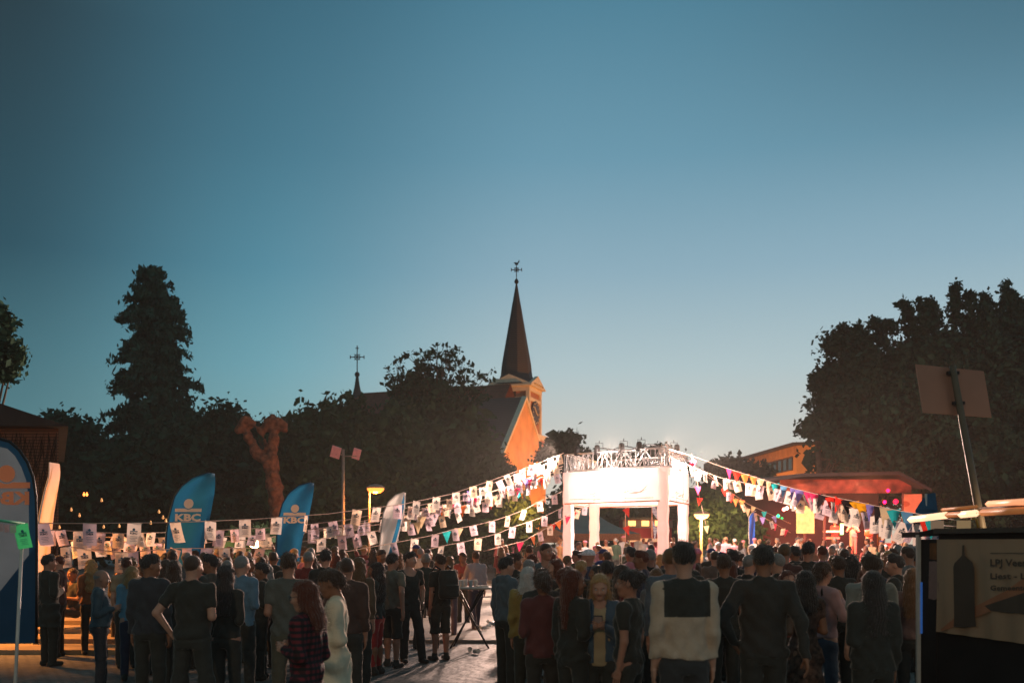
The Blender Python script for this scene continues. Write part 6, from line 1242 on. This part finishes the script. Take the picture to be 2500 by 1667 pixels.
for i, (px, py) in enumerate(((1148, 1590), (1157, 1595), (1160, 1543), (1175, 1545), (1190, 1540), (1196, 1530), (1208, 1535), (1216, 1534))):
    D = CH * F / (py - HOR); o = cup(P(px, py, D), 'crushed plastic cup lying on the paving', (R(86), 0, R(40 * i))); o['group'] = 'litter on the open paving'; o.location.z = .045 + (.06 if 18.4 < D < 24.6 and o.location.x > -6.7 and o.location.x < .75 else 0)
# cafe table among the people at the right
tb = P(1575, 0, 13); r = empty('high_table', (tb.x, tb.y, 0), 0, 'high table top glimpsed between the hair bun and the two-tone sweater', 'table')
m = MB(); m.lathe((0, 0, 1.09), [(.33, 0), (.35, .02), (.35, .035), (.33, .045)], 24); m.build('table_top', mat('table_top', (190, 170, 150), .5), r); m = MB(); m.lathe((0, 0, 0), [(.25, 0), (.24, .02), (.03, .04), (.03, 1.09)], 14); m.build('stem', M_black, r)

# ================================================================== behind the gate: tents, red house, flags
def canopy(cx, D, zap, ze, wx, wy, mt, label, trim, legs=True, rot=0):
    p = P(cx, 0, D); r = empty('gazebo', (p.x, p.y, 0), rot, label, 'tent'); n = 10; vs = []
    cor = [(-wx / 2, -wy / 2), (wx / 2, -wy / 2), (wx / 2, wy / 2), (-wx / 2, wy / 2)]
    for k in range(n + 1):
        t = k / n; z = ze + (zap - ze) * (t * .45 + .55 * t ** 2.6)
        for (x, y) in cor: vs.append((x * (1 - t), y * (1 - t), z))
    m = MB(); m.add(vs, [(k * 4 + i, k * 4 + (i + 1) % 4, (k + 1) * 4 + (i + 1) % 4, (k + 1) * 4 + i) for k in range(n) for i in range(4)]); m.build('canopy', mt, r)
    m = MB()
    for i in range(4):
        a = Vector((*cor[i], 0)); b = Vector((*cor[(i + 1) % 4], 0)); m.add([a + Vector((0, 0, ze)), b + Vector((0, 0, ze)), b + Vector((0, 0, ze - .32)), a + Vector((0, 0, ze - .32))], [(0, 1, 2, 3)])
    m.build('valance', trim, r)
    for (x, y) in cor: MB().tube([(x * .98, y * .98, 0), (x * .98, y * .98, ze)], .03, 6).build('leg', M_pole, r)
M_tent = mat('grey_tent_cloth', (92, 124, 128), .8, .1, 2, .3, 5, transl=.15); M_strp = stripe_mat('striped_valance', (186, 124, 84), (92, 60, 46), 9, 'Z')
canopy(1432, 50, zat(1232, 50), zat(1303, 50), 4.9, 4.0, M_tent, 'peaked grey tent with striped valance seen through the gate', M_strp)
canopy(1335, 47, zat(1276, 47), zat(1308, 47), 2.4, 2.4, mat('orange_tent_cloth', (200, 130, 88), .8, transl=.2), 'low orange lit stall roof left of the gate', M_strp)
rc = P(1575, 0, 56); r = empty('red_kiosk', (rc.x, rc.y, 0), 0, 'dark red kiosk with three lit windows seen through the gate', 'kiosk'); zt2 = zat(1268, 56)
m = MB(); m.hull8([(x, y, z) for z in (0, zt2) for x, y in ((-1.2, 0), (1.5, 0), (1.5, 2.5), (-1.2, 2.5))]); m.build('wall', mat('dark_red_panel', (134, 34, 54), .7, .15, 2), r)
m = MB(); m.hull8([(x, y, z) for z in (zt2 + .003, zt2 + .12) for x, y in ((-1.4, -.4), (1.7, -.4), (1.7, 2.7), (-1.4, 2.7))]); m.build('roof', M_black, r)
m = MB(); m.hull8([(x, y, z) for z in (zat(1288, 56), zt2 - .05) for x, y in ((-1.25, -.06), (1.55, -.06), (1.55, -.003), (-1.25, -.003))]); m.build('window_band', mat('grey_band', (110, 100, 104), .7), r)
for x in (-.75, 0, .75):
    m = MB(); m.box((x, -.08, zat(1277, 56)), (.42, .03, .30)); m.build('window', mat('lit_window', (255, 214, 150), .4, emit=(255, 196, 120), es=1.6), r)
m = MB(); m.hull8([(x, y, z) for z in (zat(1322, 56), zat(1314, 56)) for x, y in ((-1.0, -1.1), (1.1, -1.1), (1.1, -.07), (-1.0, -.07))]); m.build('counter', mat('pale_glow_counter', (220, 180, 160), .6, emit=(255, 190, 150), es=.4), r)  # counter glows by emission, without a lamp of its own
for px, D, cols, lab in ((1527, 44, ('red', 'red', 'pink'), 'slender pole with red pennants in the middle of the gate opening'), (1592, 43, ('blue', 'violet', 'blue'), 'pole with blue and white striped streamer beside the right gate post')):
    p = P(px, 0, D); r = empty('pennant_pole', (p.x, p.y, 0), 0, lab, 'flag pole'); zt2 = zat(1220, D); m = MB(); m.tube([(0, 0, 0), (0, 0, zt2)], .02, 6); m.build('pole', mat('pink_pole', (220, 150, 120), .6), r)
    if px < 1550:
        for y in (1252, 1296): o = bpy.data.objects.new('pennant', PEN['red']); link(o, r); o.location = (.02, -.03, zat(y, D) + .2); o.rotation_euler = (0, R(-20), .2); o.scale = (1.3,) * 3
    else:
        m = MB()
        m.add([(0, -.03, zat(1224, D)), (.24, -.03, zat(1250, D)), (.24, -.03, zat(1268, D)), (0, -.03, zat(1250, D))], [(0, 1, 2, 3)], 0); m.add([(0, -.035, zat(1268, D)), (.22, -.035, zat(1292, D)), (.1, -.035, zat(1320, D))], [(0, 1, 2)], 0)
        m.build('streamer', stripe_mat('striped_streamer', (60, 84, 130), (222, 214, 216), 5, 'Z'), r)
p = P(1762, 0, 55); r = empty('marquee', (p.x, p.y, 0), 0, 'long low purple roof of a marquee behind the crowd right of the gate', 'tent'); vs = []
for k in range(13):
    t = k / 12; vs += [(-1.7 + 3.4 * t, 0, zat(1322, 55)), (-1.7 + 3.4 * t, 0, zat(1322, 55) + .38 * math.sin(math.pi * (.12 + .76 * t))), (-1.7 + 3.4 * t, 2.5, zat(1322, 55) + .38 * math.sin(math.pi * (.12 + .76 * t)))]
m = MB(); m.add(vs, [(3 * k + j, 3 * k + 3 + j, 3 * k + 4 + j, 3 * k + 1 + j) for k in range(12) for j in range(2)]); m.build('roof', mat('purple_cloth', (170, 110, 140), .8, transl=.2), r)
for x in (-1.6, 1.6): MB().tube([(x, .1, 0), (x, .1, zat(1320, 55))], .04, 6).build('leg', M_pole, r)
feather([(1846, 1246), (1836, 1250), (1829, 1262), (1828, 1300), (1829, 1350)], [(1847, 1246), (1848, 1270), (1847, 1300), (1846, 1350)], 46, None, mat('flag_bright_blue', (44, 96, 196), .7, emit=(30, 90, 220), es=.06), 'narrow bright blue feather flag left of the stage')  # faint emission brightens the flag cloth

# ================================================================== stage
sx, sy = P(2075, 0, 52).x, 50.5
stg = empty('stage', (sx, sy, 0), 0, 'open air stage under a dark roof with red and orange light', 'stage')
def spart(mb, nm, mt, par=None):
    o = mb.build(nm, mt); o.parent = par or stg; o.matrix_parent_inverse = Matrix.Translation((-sx, -sy, 0)) if par is None else Matrix(); return o
X = lambda px, D=50.5: P(px, 0, D).x
m = MB(); m.hull8([(x, y, z) for z in (0, 1.25) for x, y in ((X(1890), 50), (X(2240), 50), (X(2240), 57), (X(1890), 57))]); spart(m, 'platform', mat('stage_floor', (40, 34, 34), .7))
m = MB(); m.hull8([(x, y, z) for z in (1.25, 5.6) for x, y in ((X(1890), 57), (X(2260), 57), (X(2260), 57.2), (X(1890), 57.2))]); spart(m, 'backdrop', mat('backdrop_cloth', (60, 36, 38), .9, .2, 2, .4, 4))
zr0 = zat(1205, 50); m = MB()
m.hull8([(x, y, z) for z in (zr0, zat(1172, 50)) for x, y in ((X(1890), 49.2), (X(2200), 49.2), (X(2200), 49.4), (X(1890), 49.4))]); spart(m, 'header', mat('header_cloth', (128, 62, 50), .9, .55, 2.2, .8, 5))
m = MB(); ra = [P(1845, 1172, 47.5), P(1960, 1155, 47.5), P(2195, 1150, 47.5), P(2275, 1192, 47.5)]; rb = [Vector((p.x, 58, p.z + .4)) for p in ra]
m.add(ra + rb + [p - Vector((0, 0, .16)) for p in ra] , [(0, 4, 5, 1), (1, 5, 6, 2), (2, 6, 7, 3), (0, 1, 9, 8), (1, 2, 10, 9), (2, 3, 11, 10)]); spart(m, 'roof', mat('dark_roof_sheet', (50, 42, 42), .8, .2, 2))
for px in (1965, 2013, 2205): m = MB(); m.tube([(X(px, 49), 49, 0), (X(px, 49), 49, zr0)], .07, 8); spart(m, 'post', mat('stage_post', (120, 70, 66), .6))
m = MB(); m.hull8([(x, y, z) for z in (zat(1258, 49.5), zat(1207, 49.5)) for x, y in ((X(2177), 48.9), (X(2219), 48.9), (X(2219), 49.1), (X(2177), 49.1))]); spart(m, 'side_panel', mat('orange_cloth_panel', (214, 132, 100), .8, .1, 2, .4, 4))
m = MB(); m.hull8([(x, y, z) for z in (zat(1302, 49.5), zat(1236, 49.5)) for x, y in ((X(1922), 48.7), (X(1962), 48.7), (X(1962), 48.9), (X(1922), 48.9))]); spart(m, 'yellow_panel', mat('glowing_yellow_panel', (240, 200, 140), .8, .3, 4, emit=(255, 186, 100), es=.55))  # the panel's lit look comes from its own emission
for i, (px, py, c, es, w) in enumerate(((1914, 1243, (255, 120, 110), 8, .10), (1921, 1240, (255, 190, 170), 8, .09), (1900, 1259, (30, 220, 130), 5, .08), (1909, 1265, (20, 160, 90), 2, .07), (2168, 1197, (255, 20, 90), 5, .09), (2160, 1225, (255, 20, 90), 5, .09), (2187, 1224, (220, 20, 60), 3, .13), (1938, 1236, (255, 225, 150), 12, .17))):
    o = MB().lathe((0, 0, 0), [(.02, -w), (w * .8, -w * .5), (w, 0), (w * .8, w * .5), (.02, w)], 12).build('stage_light', mat('coloured_lens', c, .4, emit=c, es=es)); o.location = P(px, py, 48.4)
    tag(o, ['red spotlight lens at the upper left of the stage', 'pale pink spotlight lens beside the red one', 'green spotlight lens left of the stage', 'dim green lens just below the brighter green one', 'magenta light dot above the stage header', 'magenta light dot left of the orange panel', 'round dark red lamp in front of the orange panel', 'round white lamp at the top of the yellow panel'][i], 'stage light', 'small lights on the stage')
o = MB().hull8([(x, y, z) for z in (-.28, .28) for x, y in ((-.07, 0), (.07, 0), (.07, .1), (-.07, .1))]).build('light_tube', mat('green_tube', (120, 255, 170), .4, emit=(110, 255, 160), es=1.6)); o.location = P(2056, 1291, 50.6); tag(o, 'upright green light tube between keyboard player and singer', 'light tube')
kb = empty('keyboard_stand', (X(2028, 51.5), 51.5, 1.25), 0, 'two tier keyboard stand at the left of the stage', 'keyboard'); kz = zat(1297, 51.5) - 1.25
for dz, c in ((0, (230, 180, 170)), (-.34, (210, 110, 110))):
    m = MB(); m.box((0, -.1, kz + dz), (.78, .3, .10)); m.build('keyboard', mat('keyboard_shell', c, .5), kb)
for x in (-.28, .28): MB().tube([(x, -.2, 0), (x, .1, kz - .36)], .02, 6).build('leg', M_black, kb)
band = [dict(px=2038, ty=0, D=52.4, rz=180, fem=False, hair='short', hc='brown', top='tee', tc=(150, 60, 50), bc=(60, 40, 44), arms=('table', 'table'), label='keyboard player behind the two tier keyboard on stage', H=1.78, z=1.25),
        dict(px=2083, ty=0, D=51.3, rz=150, fem=False, hair='short', hc='light', top='shirt', tc=(196, 130, 120), bc=(190, 130, 110), arms=('mic', 'mic'), label='singer in a pale shirt holding a microphone to his mouth', H=1.8, z=1.25),
        dict(px=2122, ty=0, D=51.0, rz=-160, fem=False, hair='short', hc='brown', top='shirt', tc=(200, 120, 110), bc=(180, 130, 100), arms=('bent', 'cross'), label='guitarist in a light shirt at the right of the singer', H=1.8, z=1.25)]
for S in band: S['seed'] = 90; S['group'] = 'band playing on the stage'; person(S, 1)
g = SDF((-.5, -.1, -.25), (.9, .1, .25), .02); g.ell((-.2, 0, -.04), (.19, .05, .16), .02); g.ell((0, 0, 0), (.13, .05, .12), .06); g.cone((.05, 0, .02), (.72, 0, .14), .025, .02, .02); g.cone((.72, 0, .14), (.82, 0, .16), .04, .03, .02)
V, Q = g.mesh(); o = bpy.data.objects.new('guitar', mesh_np('guitar', V, Q, [mat('guitar_body', (170, 90, 50), .4)], None, True)); link(o); o.location = P(2128, 0, 50.62); o.location.z = 2.35; o.rotation_euler = (0, 0, .1); tag(o, 'electric guitar held by the musician at the right of the singer', 'guitar')
ds = empty('drum_kit', (X(2170, 52.5), 52.5, 1.25), 0, 'drum kit with brass cymbals at the right of the stage', 'drum kit')
for (x, z, r_, h_) in ((0, .1, .28, .5), (-.4, .45, .18, .25), (.4, .45, .2, .3)): m = MB(); m.lathe((x, 0, z), [(r_, 0), (r_, h_)], 20); m.build('drum', mat('drum_shell', (110, 44, 34), .5), ds)
for (x, z) in ((-.6, 1.15), (.5, 1.05), (.15, 1.3)): m = MB(); m.lathe((x, 0, z), [(.02, .03), (.24, 0), (.25, -.005)], 20); m.tube([(x, 0, 0), (x, 0, z)], .012, 6); m.build('cymbal', mat('brass', (190, 130, 60), .35, metal=.8), ds)

# ================================================================== stall at the right
M_dpanel = mat('dark_panel', (34, 31, 30), .8, .2, 3); M_ban = mat('banner_vinyl', (172, 140, 112), .55, .06, 2, .15, 9)
A0 = P(2290, 0, 9.1); B0 = P(2530, 0, 7.9); A0.z = B0.z = 0; dd = (B0 - A0).normalized(); nb = Vector((dd.y, -dd.x, 0)); nb = nb if nb.x < 0 else -nb; LnB = (B0 - A0).length
stl = empty('drinks_stall', A0, 0, 'drinks stall with a bottle printed on its pale banner at the right edge', 'stall')
def tpart(mb, nm, mt, par=None):
    o = mb.build(nm, mt); o.parent = par or stl; o.matrix_parent_inverse = Matrix.Translation(-A0) if par is None else Matrix(); return o
def Wp(u_, z, o_=0): return A0 + dd * u_ + nb * o_ + Vector((0, 0, z))
zbt = CH - .245 * 9.1 / 2.43 * 0 + 0
ztop = zat(1311, 9.1); zbot = zat(1541, 9.1)
m = MB(); m.hull8([Wp(u_, z, o_) for z in (0, ztop + .03) for u_, o_ in ((-.02, -.02), (LnB, -.02), (LnB, -.4), (-.02, -.4))]); tpart(m, 'counter_body', M_dpanel)
m = MB(); nx = 24; vs = [Wp(LnB * i / nx, z, .02 + .012 * math.sin(i * 1.1 + z * 3)) for z in (zbot, (zbot + ztop) / 2, ztop - .02) for i in range(nx + 1)]
m.add(vs, [(j * (nx + 1) + i, j * (nx + 1) + i + 1, (j + 1) * (nx + 1) + i + 1, (j + 1) * (nx + 1) + i) for j in range(2) for i in range(nx)], 0, True); bn = tpart(m, 'banner', M_ban)
def colat(px):  # distance along the banner for an image column
    lo, hi = 0, LnB
    for _ in range(30):
        t = (lo + hi) / 2; q = Wp(t, 0, .03); v = q.x / q.y * F + 1250
        if v < px: lo = t
        else: hi = t
    return lo
def onban(pts, o_=.045): 
    r_ = []
    for px, py in pts:
        u_ = colat(px); q = Wp(u_, 0, o_); r_.append(Wp(u_, zat(py, q.y), o_))
    return r_
bot = [(2353, 1330), (2358, 1330), (2359, 1355), (2366, 1362), (2378, 1372), (2382, 1385), (2383, 1440), (2384, 1500), (2387, 1528), (2360, 1530), (2332, 1529), (2333, 1500), (2332, 1440), (2331, 1385), (2334, 1374), (2346, 1362), (2352, 1355)]
m = MB(); m.add(onban(bot), [tuple(range(len(bot)))]); tpart(m, 'bottle_print', mat('bottle_ink', (84, 70, 58), .7), bn)
m = MB(); m.add(onban([(2298, 1535), (2340, 1500), (2400, 1470), (2460, 1440), (2520, 1395), (2520, 1450), (2460, 1475), (2300, 1541)], .035), [tuple(range(8))]); tpart(m, 'printed_swoosh', mat('swoosh_ink', (176, 116, 84), .7), bn)
m = MB(); m.add(onban([(2405, 1478), (2520, 1440), (2520, 1500), (2420, 1490)], .037), [(0, 1, 2, 3)]); tpart(m, 'printed_shadow', mat('dark_ink', (88, 74, 62), .7), bn)
for txt, px, py, hpx, wpx in (('LPJ Veemse', 2420, 1381, 17, 120), ('Liest - Liert', 2420, 1412, 14, 125), ('Gemeente', 2420, 1440, 12, 90), ('________', 2420, 1348, 12, 120)):
    tv, tf = text_mesh(txt, 1, .03); xs = [v[0] for v in tv]; x0, x1 = min(xs), max(xs); m = MB()
    m.add(onban([(px + (x - x0) / (x1 - x0) * wpx, py - y / .72 * hpx) for x, y in tv], .04), tf); tpart(m, 'lettering', mat('dark_ink', (88, 74, 62), .7), bn)
pz = P(2242, 0, 9.4); m = MB(); m.box((pz.x, pz.y, zat(1305, 9.4) / 2), (.035, .035, zat(1305, 9.4))); tpart(m, 'post', M_pole)
m = MB(); m.box((pz.x + .02, pz.y - .02, (zat(1420, 9.4) + zat(1545, 9.4)) / 2), (.018, .012, zat(1420, 9.4) - zat(1545, 9.4))); tpart(m, 'blue_light_strip', mat('blue_tube', (90, 150, 255), .4, emit=(70, 140, 255), es=.12))
m = MB(); a = Vector((pz.x, pz.y, ztop + .02)); m.hull8([a + Vector((0, 0, -.02)), Wp(0, ztop + .03, .03), Wp(0, ztop + .03, -.4), a + Vector((.0, .4, -.02)), a + Vector((0, 0, .03)), Wp(0, ztop + .08, .03), Wp(0, ztop + .08, -.4), a + Vector((0, .4, .03))]); tpart(m, 'counter_edge', M_dpanel)
m = MB(); m.hull8([Wp(u_, z, o_) for z in (ztop + .033, ztop + .075) for u_, o_ in ((0, .05), (LnB, .05), (LnB, -.45), (0, -.45))]); tpart(m, 'counter_top', mat('counter_top', (70, 64, 58), .5))
# side panel with small poster and towel, between the post and the banner
m = MB(); a = Vector((pz.x + .03, pz.y, 0)); m.hull8([p for z in (0, zat(1316, 9.3)) for p in (a + Vector((0, 0, z)), Wp(-.03, z, 0), Wp(-.03, z, -.03), a + Vector((0, .05, z)))]); tpart(m, 'side_panel', M_dpanel)
def onside(px, py, o_=.03):
    t = (px - 2246) / (2288 - 2246); q = a.lerp(Wp(-.03, 0, 0), t) - Vector((.0, o_, 0)); return Vector((q.x, q.y, zat(py, q.y)))
m = MB(); m.add([onside(*p) for p in ((2266, 1325), (2286, 1325), (2286, 1366), (2266, 1364))], [(0, 1, 2, 3)]); tpart(m, 'poster', mat('amber_poster', (120, 72, 34), .7, .4, 12))
m = MB(); m.add([onside(*p, .05) for p in ((2262, 1370), (2277, 1369), (2289, 1371), (2288, 1410), (2291, 1460), (2276, 1464), (2260, 1460), (2261, 1410))], [(7, 0, 1, 2, 3, 4, 5, 6)]); tpart(m, 'towel', mat('towel_cloth', (150, 116, 108), .9, .08, 9, .5, 30))
# back wall and roof beams that glow as if lit, and fluorescent tubes
m = MB(); m.hull8([Wp(u_, z, o_) for z in (ztop + .08, zat(1258, 8.4)) for u_, o_ in ((.45, -1.5), (LnB + .2, -1.5), (LnB + .2, -1.6), (.45, -1.6))]); tpart(m, 'back_wall', mat('glowing_white_wall', (232, 224, 208), .8, .05, 3, emit=(255, 240, 215), es=.75))
def beam(p0, p1, w, nm, mt): m = MB(); m.tube([p0, p1], w, 4); return tpart(m, nm, mt)
M_tube = mat('fluorescent_tube', (255, 226, 196), .4, emit=(255, 206, 160), es=1.4); M_amber = mat('glowing_amber_beam', (214, 150, 100), .6, emit=(255, 150, 80), es=.18)  # beams get slight emission in place of lamp light
beam(P(2222, 1268, 11.4), P(2312, 1257, 10.3), .036, 'light_tube', M_tube); beam(P(2345, 1256, 10.0), P(2385, 1252, 9.6), .034, 'light_tube', M_tube)
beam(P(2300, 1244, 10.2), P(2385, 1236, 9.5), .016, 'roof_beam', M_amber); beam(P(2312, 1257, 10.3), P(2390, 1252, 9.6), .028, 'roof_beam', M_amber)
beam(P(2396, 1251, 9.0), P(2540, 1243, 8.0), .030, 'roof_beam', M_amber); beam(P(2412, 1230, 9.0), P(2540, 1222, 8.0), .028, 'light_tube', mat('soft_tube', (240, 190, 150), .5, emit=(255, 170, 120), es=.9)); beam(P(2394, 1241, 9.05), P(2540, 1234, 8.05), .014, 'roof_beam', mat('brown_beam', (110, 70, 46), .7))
MB().tube([P(2372, 1266, 9.3), P(2384, 1266, 9.3), P(2388, 1288, 9.3)], .012, 6).build('lamp_bracket', mat('yellow_bracket', (180, 140, 60), .6), None).parent = stl
o = [x for x in C.objects if x.name.startswith('lamp_bracket')][-1]; o.matrix_parent_inverse = Matrix.Translation(-A0)
for i, (px, col) in enumerate(((2462, (150, 120, 90)), (2475, (120, 90, 70)), (2488, (200, 190, 170)))):
    o = cup(Wp(colat(min(px, 2500)), ztop + .076, -.2), ['amber', 'dark', 'clear'][i] + ' cup standing on the counter of the drinks stall')
# two cards hung under the beam, emission making them look lit
for i, (px, w, h_, c) in enumerate(((2288, .125, .1, (210, 170, 140)), (2353, .135, .13, (232, 190, 140)))):
    q = P(px, 1270, 9.6); m = MB(); m.box((0, 0, -h_ / 2), (w, .006, h_)); o = m.build('price_card', mat('price_card', c, .7, .05, 4, emit=c, es=.12)); o.location = q; tag(o, ['smaller pale card under the light tube of the stall', 'larger cream card under the light tube of the stall'][i], 'price card')
# road sign seen from behind on a leaning pole
M_sgn = mat('sign_back', (156, 116, 98), .6, .08, 3); q0 = P(2400, 1302, 10.2); q1 = P(2325, 893, 10.2); up = (q1 - q0).normalized()
ft = q0 - up * (q0.z / up.z); sg = empty('road_sign', ft, 0, 'brown back of a square sign on a leaning pole above the stall', 'sign')
m = MB(); m.tube([Vector((0, 0, 0)), q0 - ft, q1 - ft], [.044, .040, .032], 12); m.build('pole', mat('sign_pole', (112, 96, 78), .5, .1, 5), sg)
m = MB(); cs_ = [P(x, y, 10.27) - ft for x, y in ((2236, 889), (2402, 906), (2421, 1019), (2254, 1007))]; m.slab(cs_, (0, .02, 0)); m.build('panel', M_sgn, sg)
for t in (.04, .22): c = (q1.lerp(q0, t) - ft); m = MB(); m.box(c + Vector((0, .015, 0)), (.12, .04, .03)); m.build('clamp', M_iron, sg)
# blue parasol behind the stall
p = P(2262, 0, 16); r = empty('parasol', (p.x, p.y, 0), 0, 'closed blue parasol or flag rising behind the stall', 'parasol'); m = MB(); z0_, z1_ = zat(1245, 16), zat(1205, 16)
m.add([(-.18, 0, z0_), (.18, 0, z0_ - .02), (.14, 0, z1_ + .02), (.02, .03, z1_), (-.12, 0, z0_ + .1)], [(0, 1, 2, 3, 4)]); m.add([(-.1, 0, zat(1309, 16)), (.14, 0, zat(1309, 16)), (.18, 0, z0_), (-.18, 0, z0_)], [(0, 1, 2, 3)]); m.build('canopy', mat('blue_canvas', (30, 84, 116), .8), r); MB().tube([(0, .02, 0), (0, .02, z1_)], .02, 6).build('pole', M_pole, r)

# ================================================================== haze added to lift dark tones and give lamps a glow
m = MB(); m.box((0, 120, 16.5), (420, 420, 36)); hz = m.build('haze', bpy.data.materials.new('haze')); tag(hz, 'thin evening haze over the square', None, None, 'stuff')
hm = hz.data.materials[0]; hm.use_nodes = True; t = hm.node_tree; t.nodes.clear(); oo = t.nodes.new('ShaderNodeOutputMaterial'); pv = t.nodes.new('ShaderNodeVolumePrincipled')
pv.inputs['Color'].default_value = (.9, .9, .86, 1); pv.inputs['Density'].default_value = .00045; pv.inputs['Anisotropy'].default_value = .3; t.links.new(pv.outputs[0], oo.inputs['Volume'])

# thin shoots on the knuckles of the pollarded tree
pt = [x for x in C.objects if x.name.startswith('pollarded_tree')][0]; rs_ = random.Random(9); m = MB()
for (x, y) in ((600, 1026), (593, 1038), (612, 1034), (660, 1024), (674, 1034), (686, 1030), (652, 1036), (637, 1046), (580, 1046), (690, 1044), (640, 1090), (612, 1090), (664, 1120)):
    for k in range(7):
        a = P(x + rs_.uniform(-6, 6), y + rs_.uniform(-6, 6), 50 + rs_.uniform(-.15, .15)) - pt.location; d = Vector((rs_.uniform(-.5, .5), rs_.uniform(-.3, .3), rs_.uniform(.2, 1))).normalized() * rs_.uniform(.2, .5)
        m.tube([a, a + d * .6, a + d + Vector((0, 0, .05))], [.018, .012, .005], 4, caps=False)
m.build('shoots', M_bark, pt)
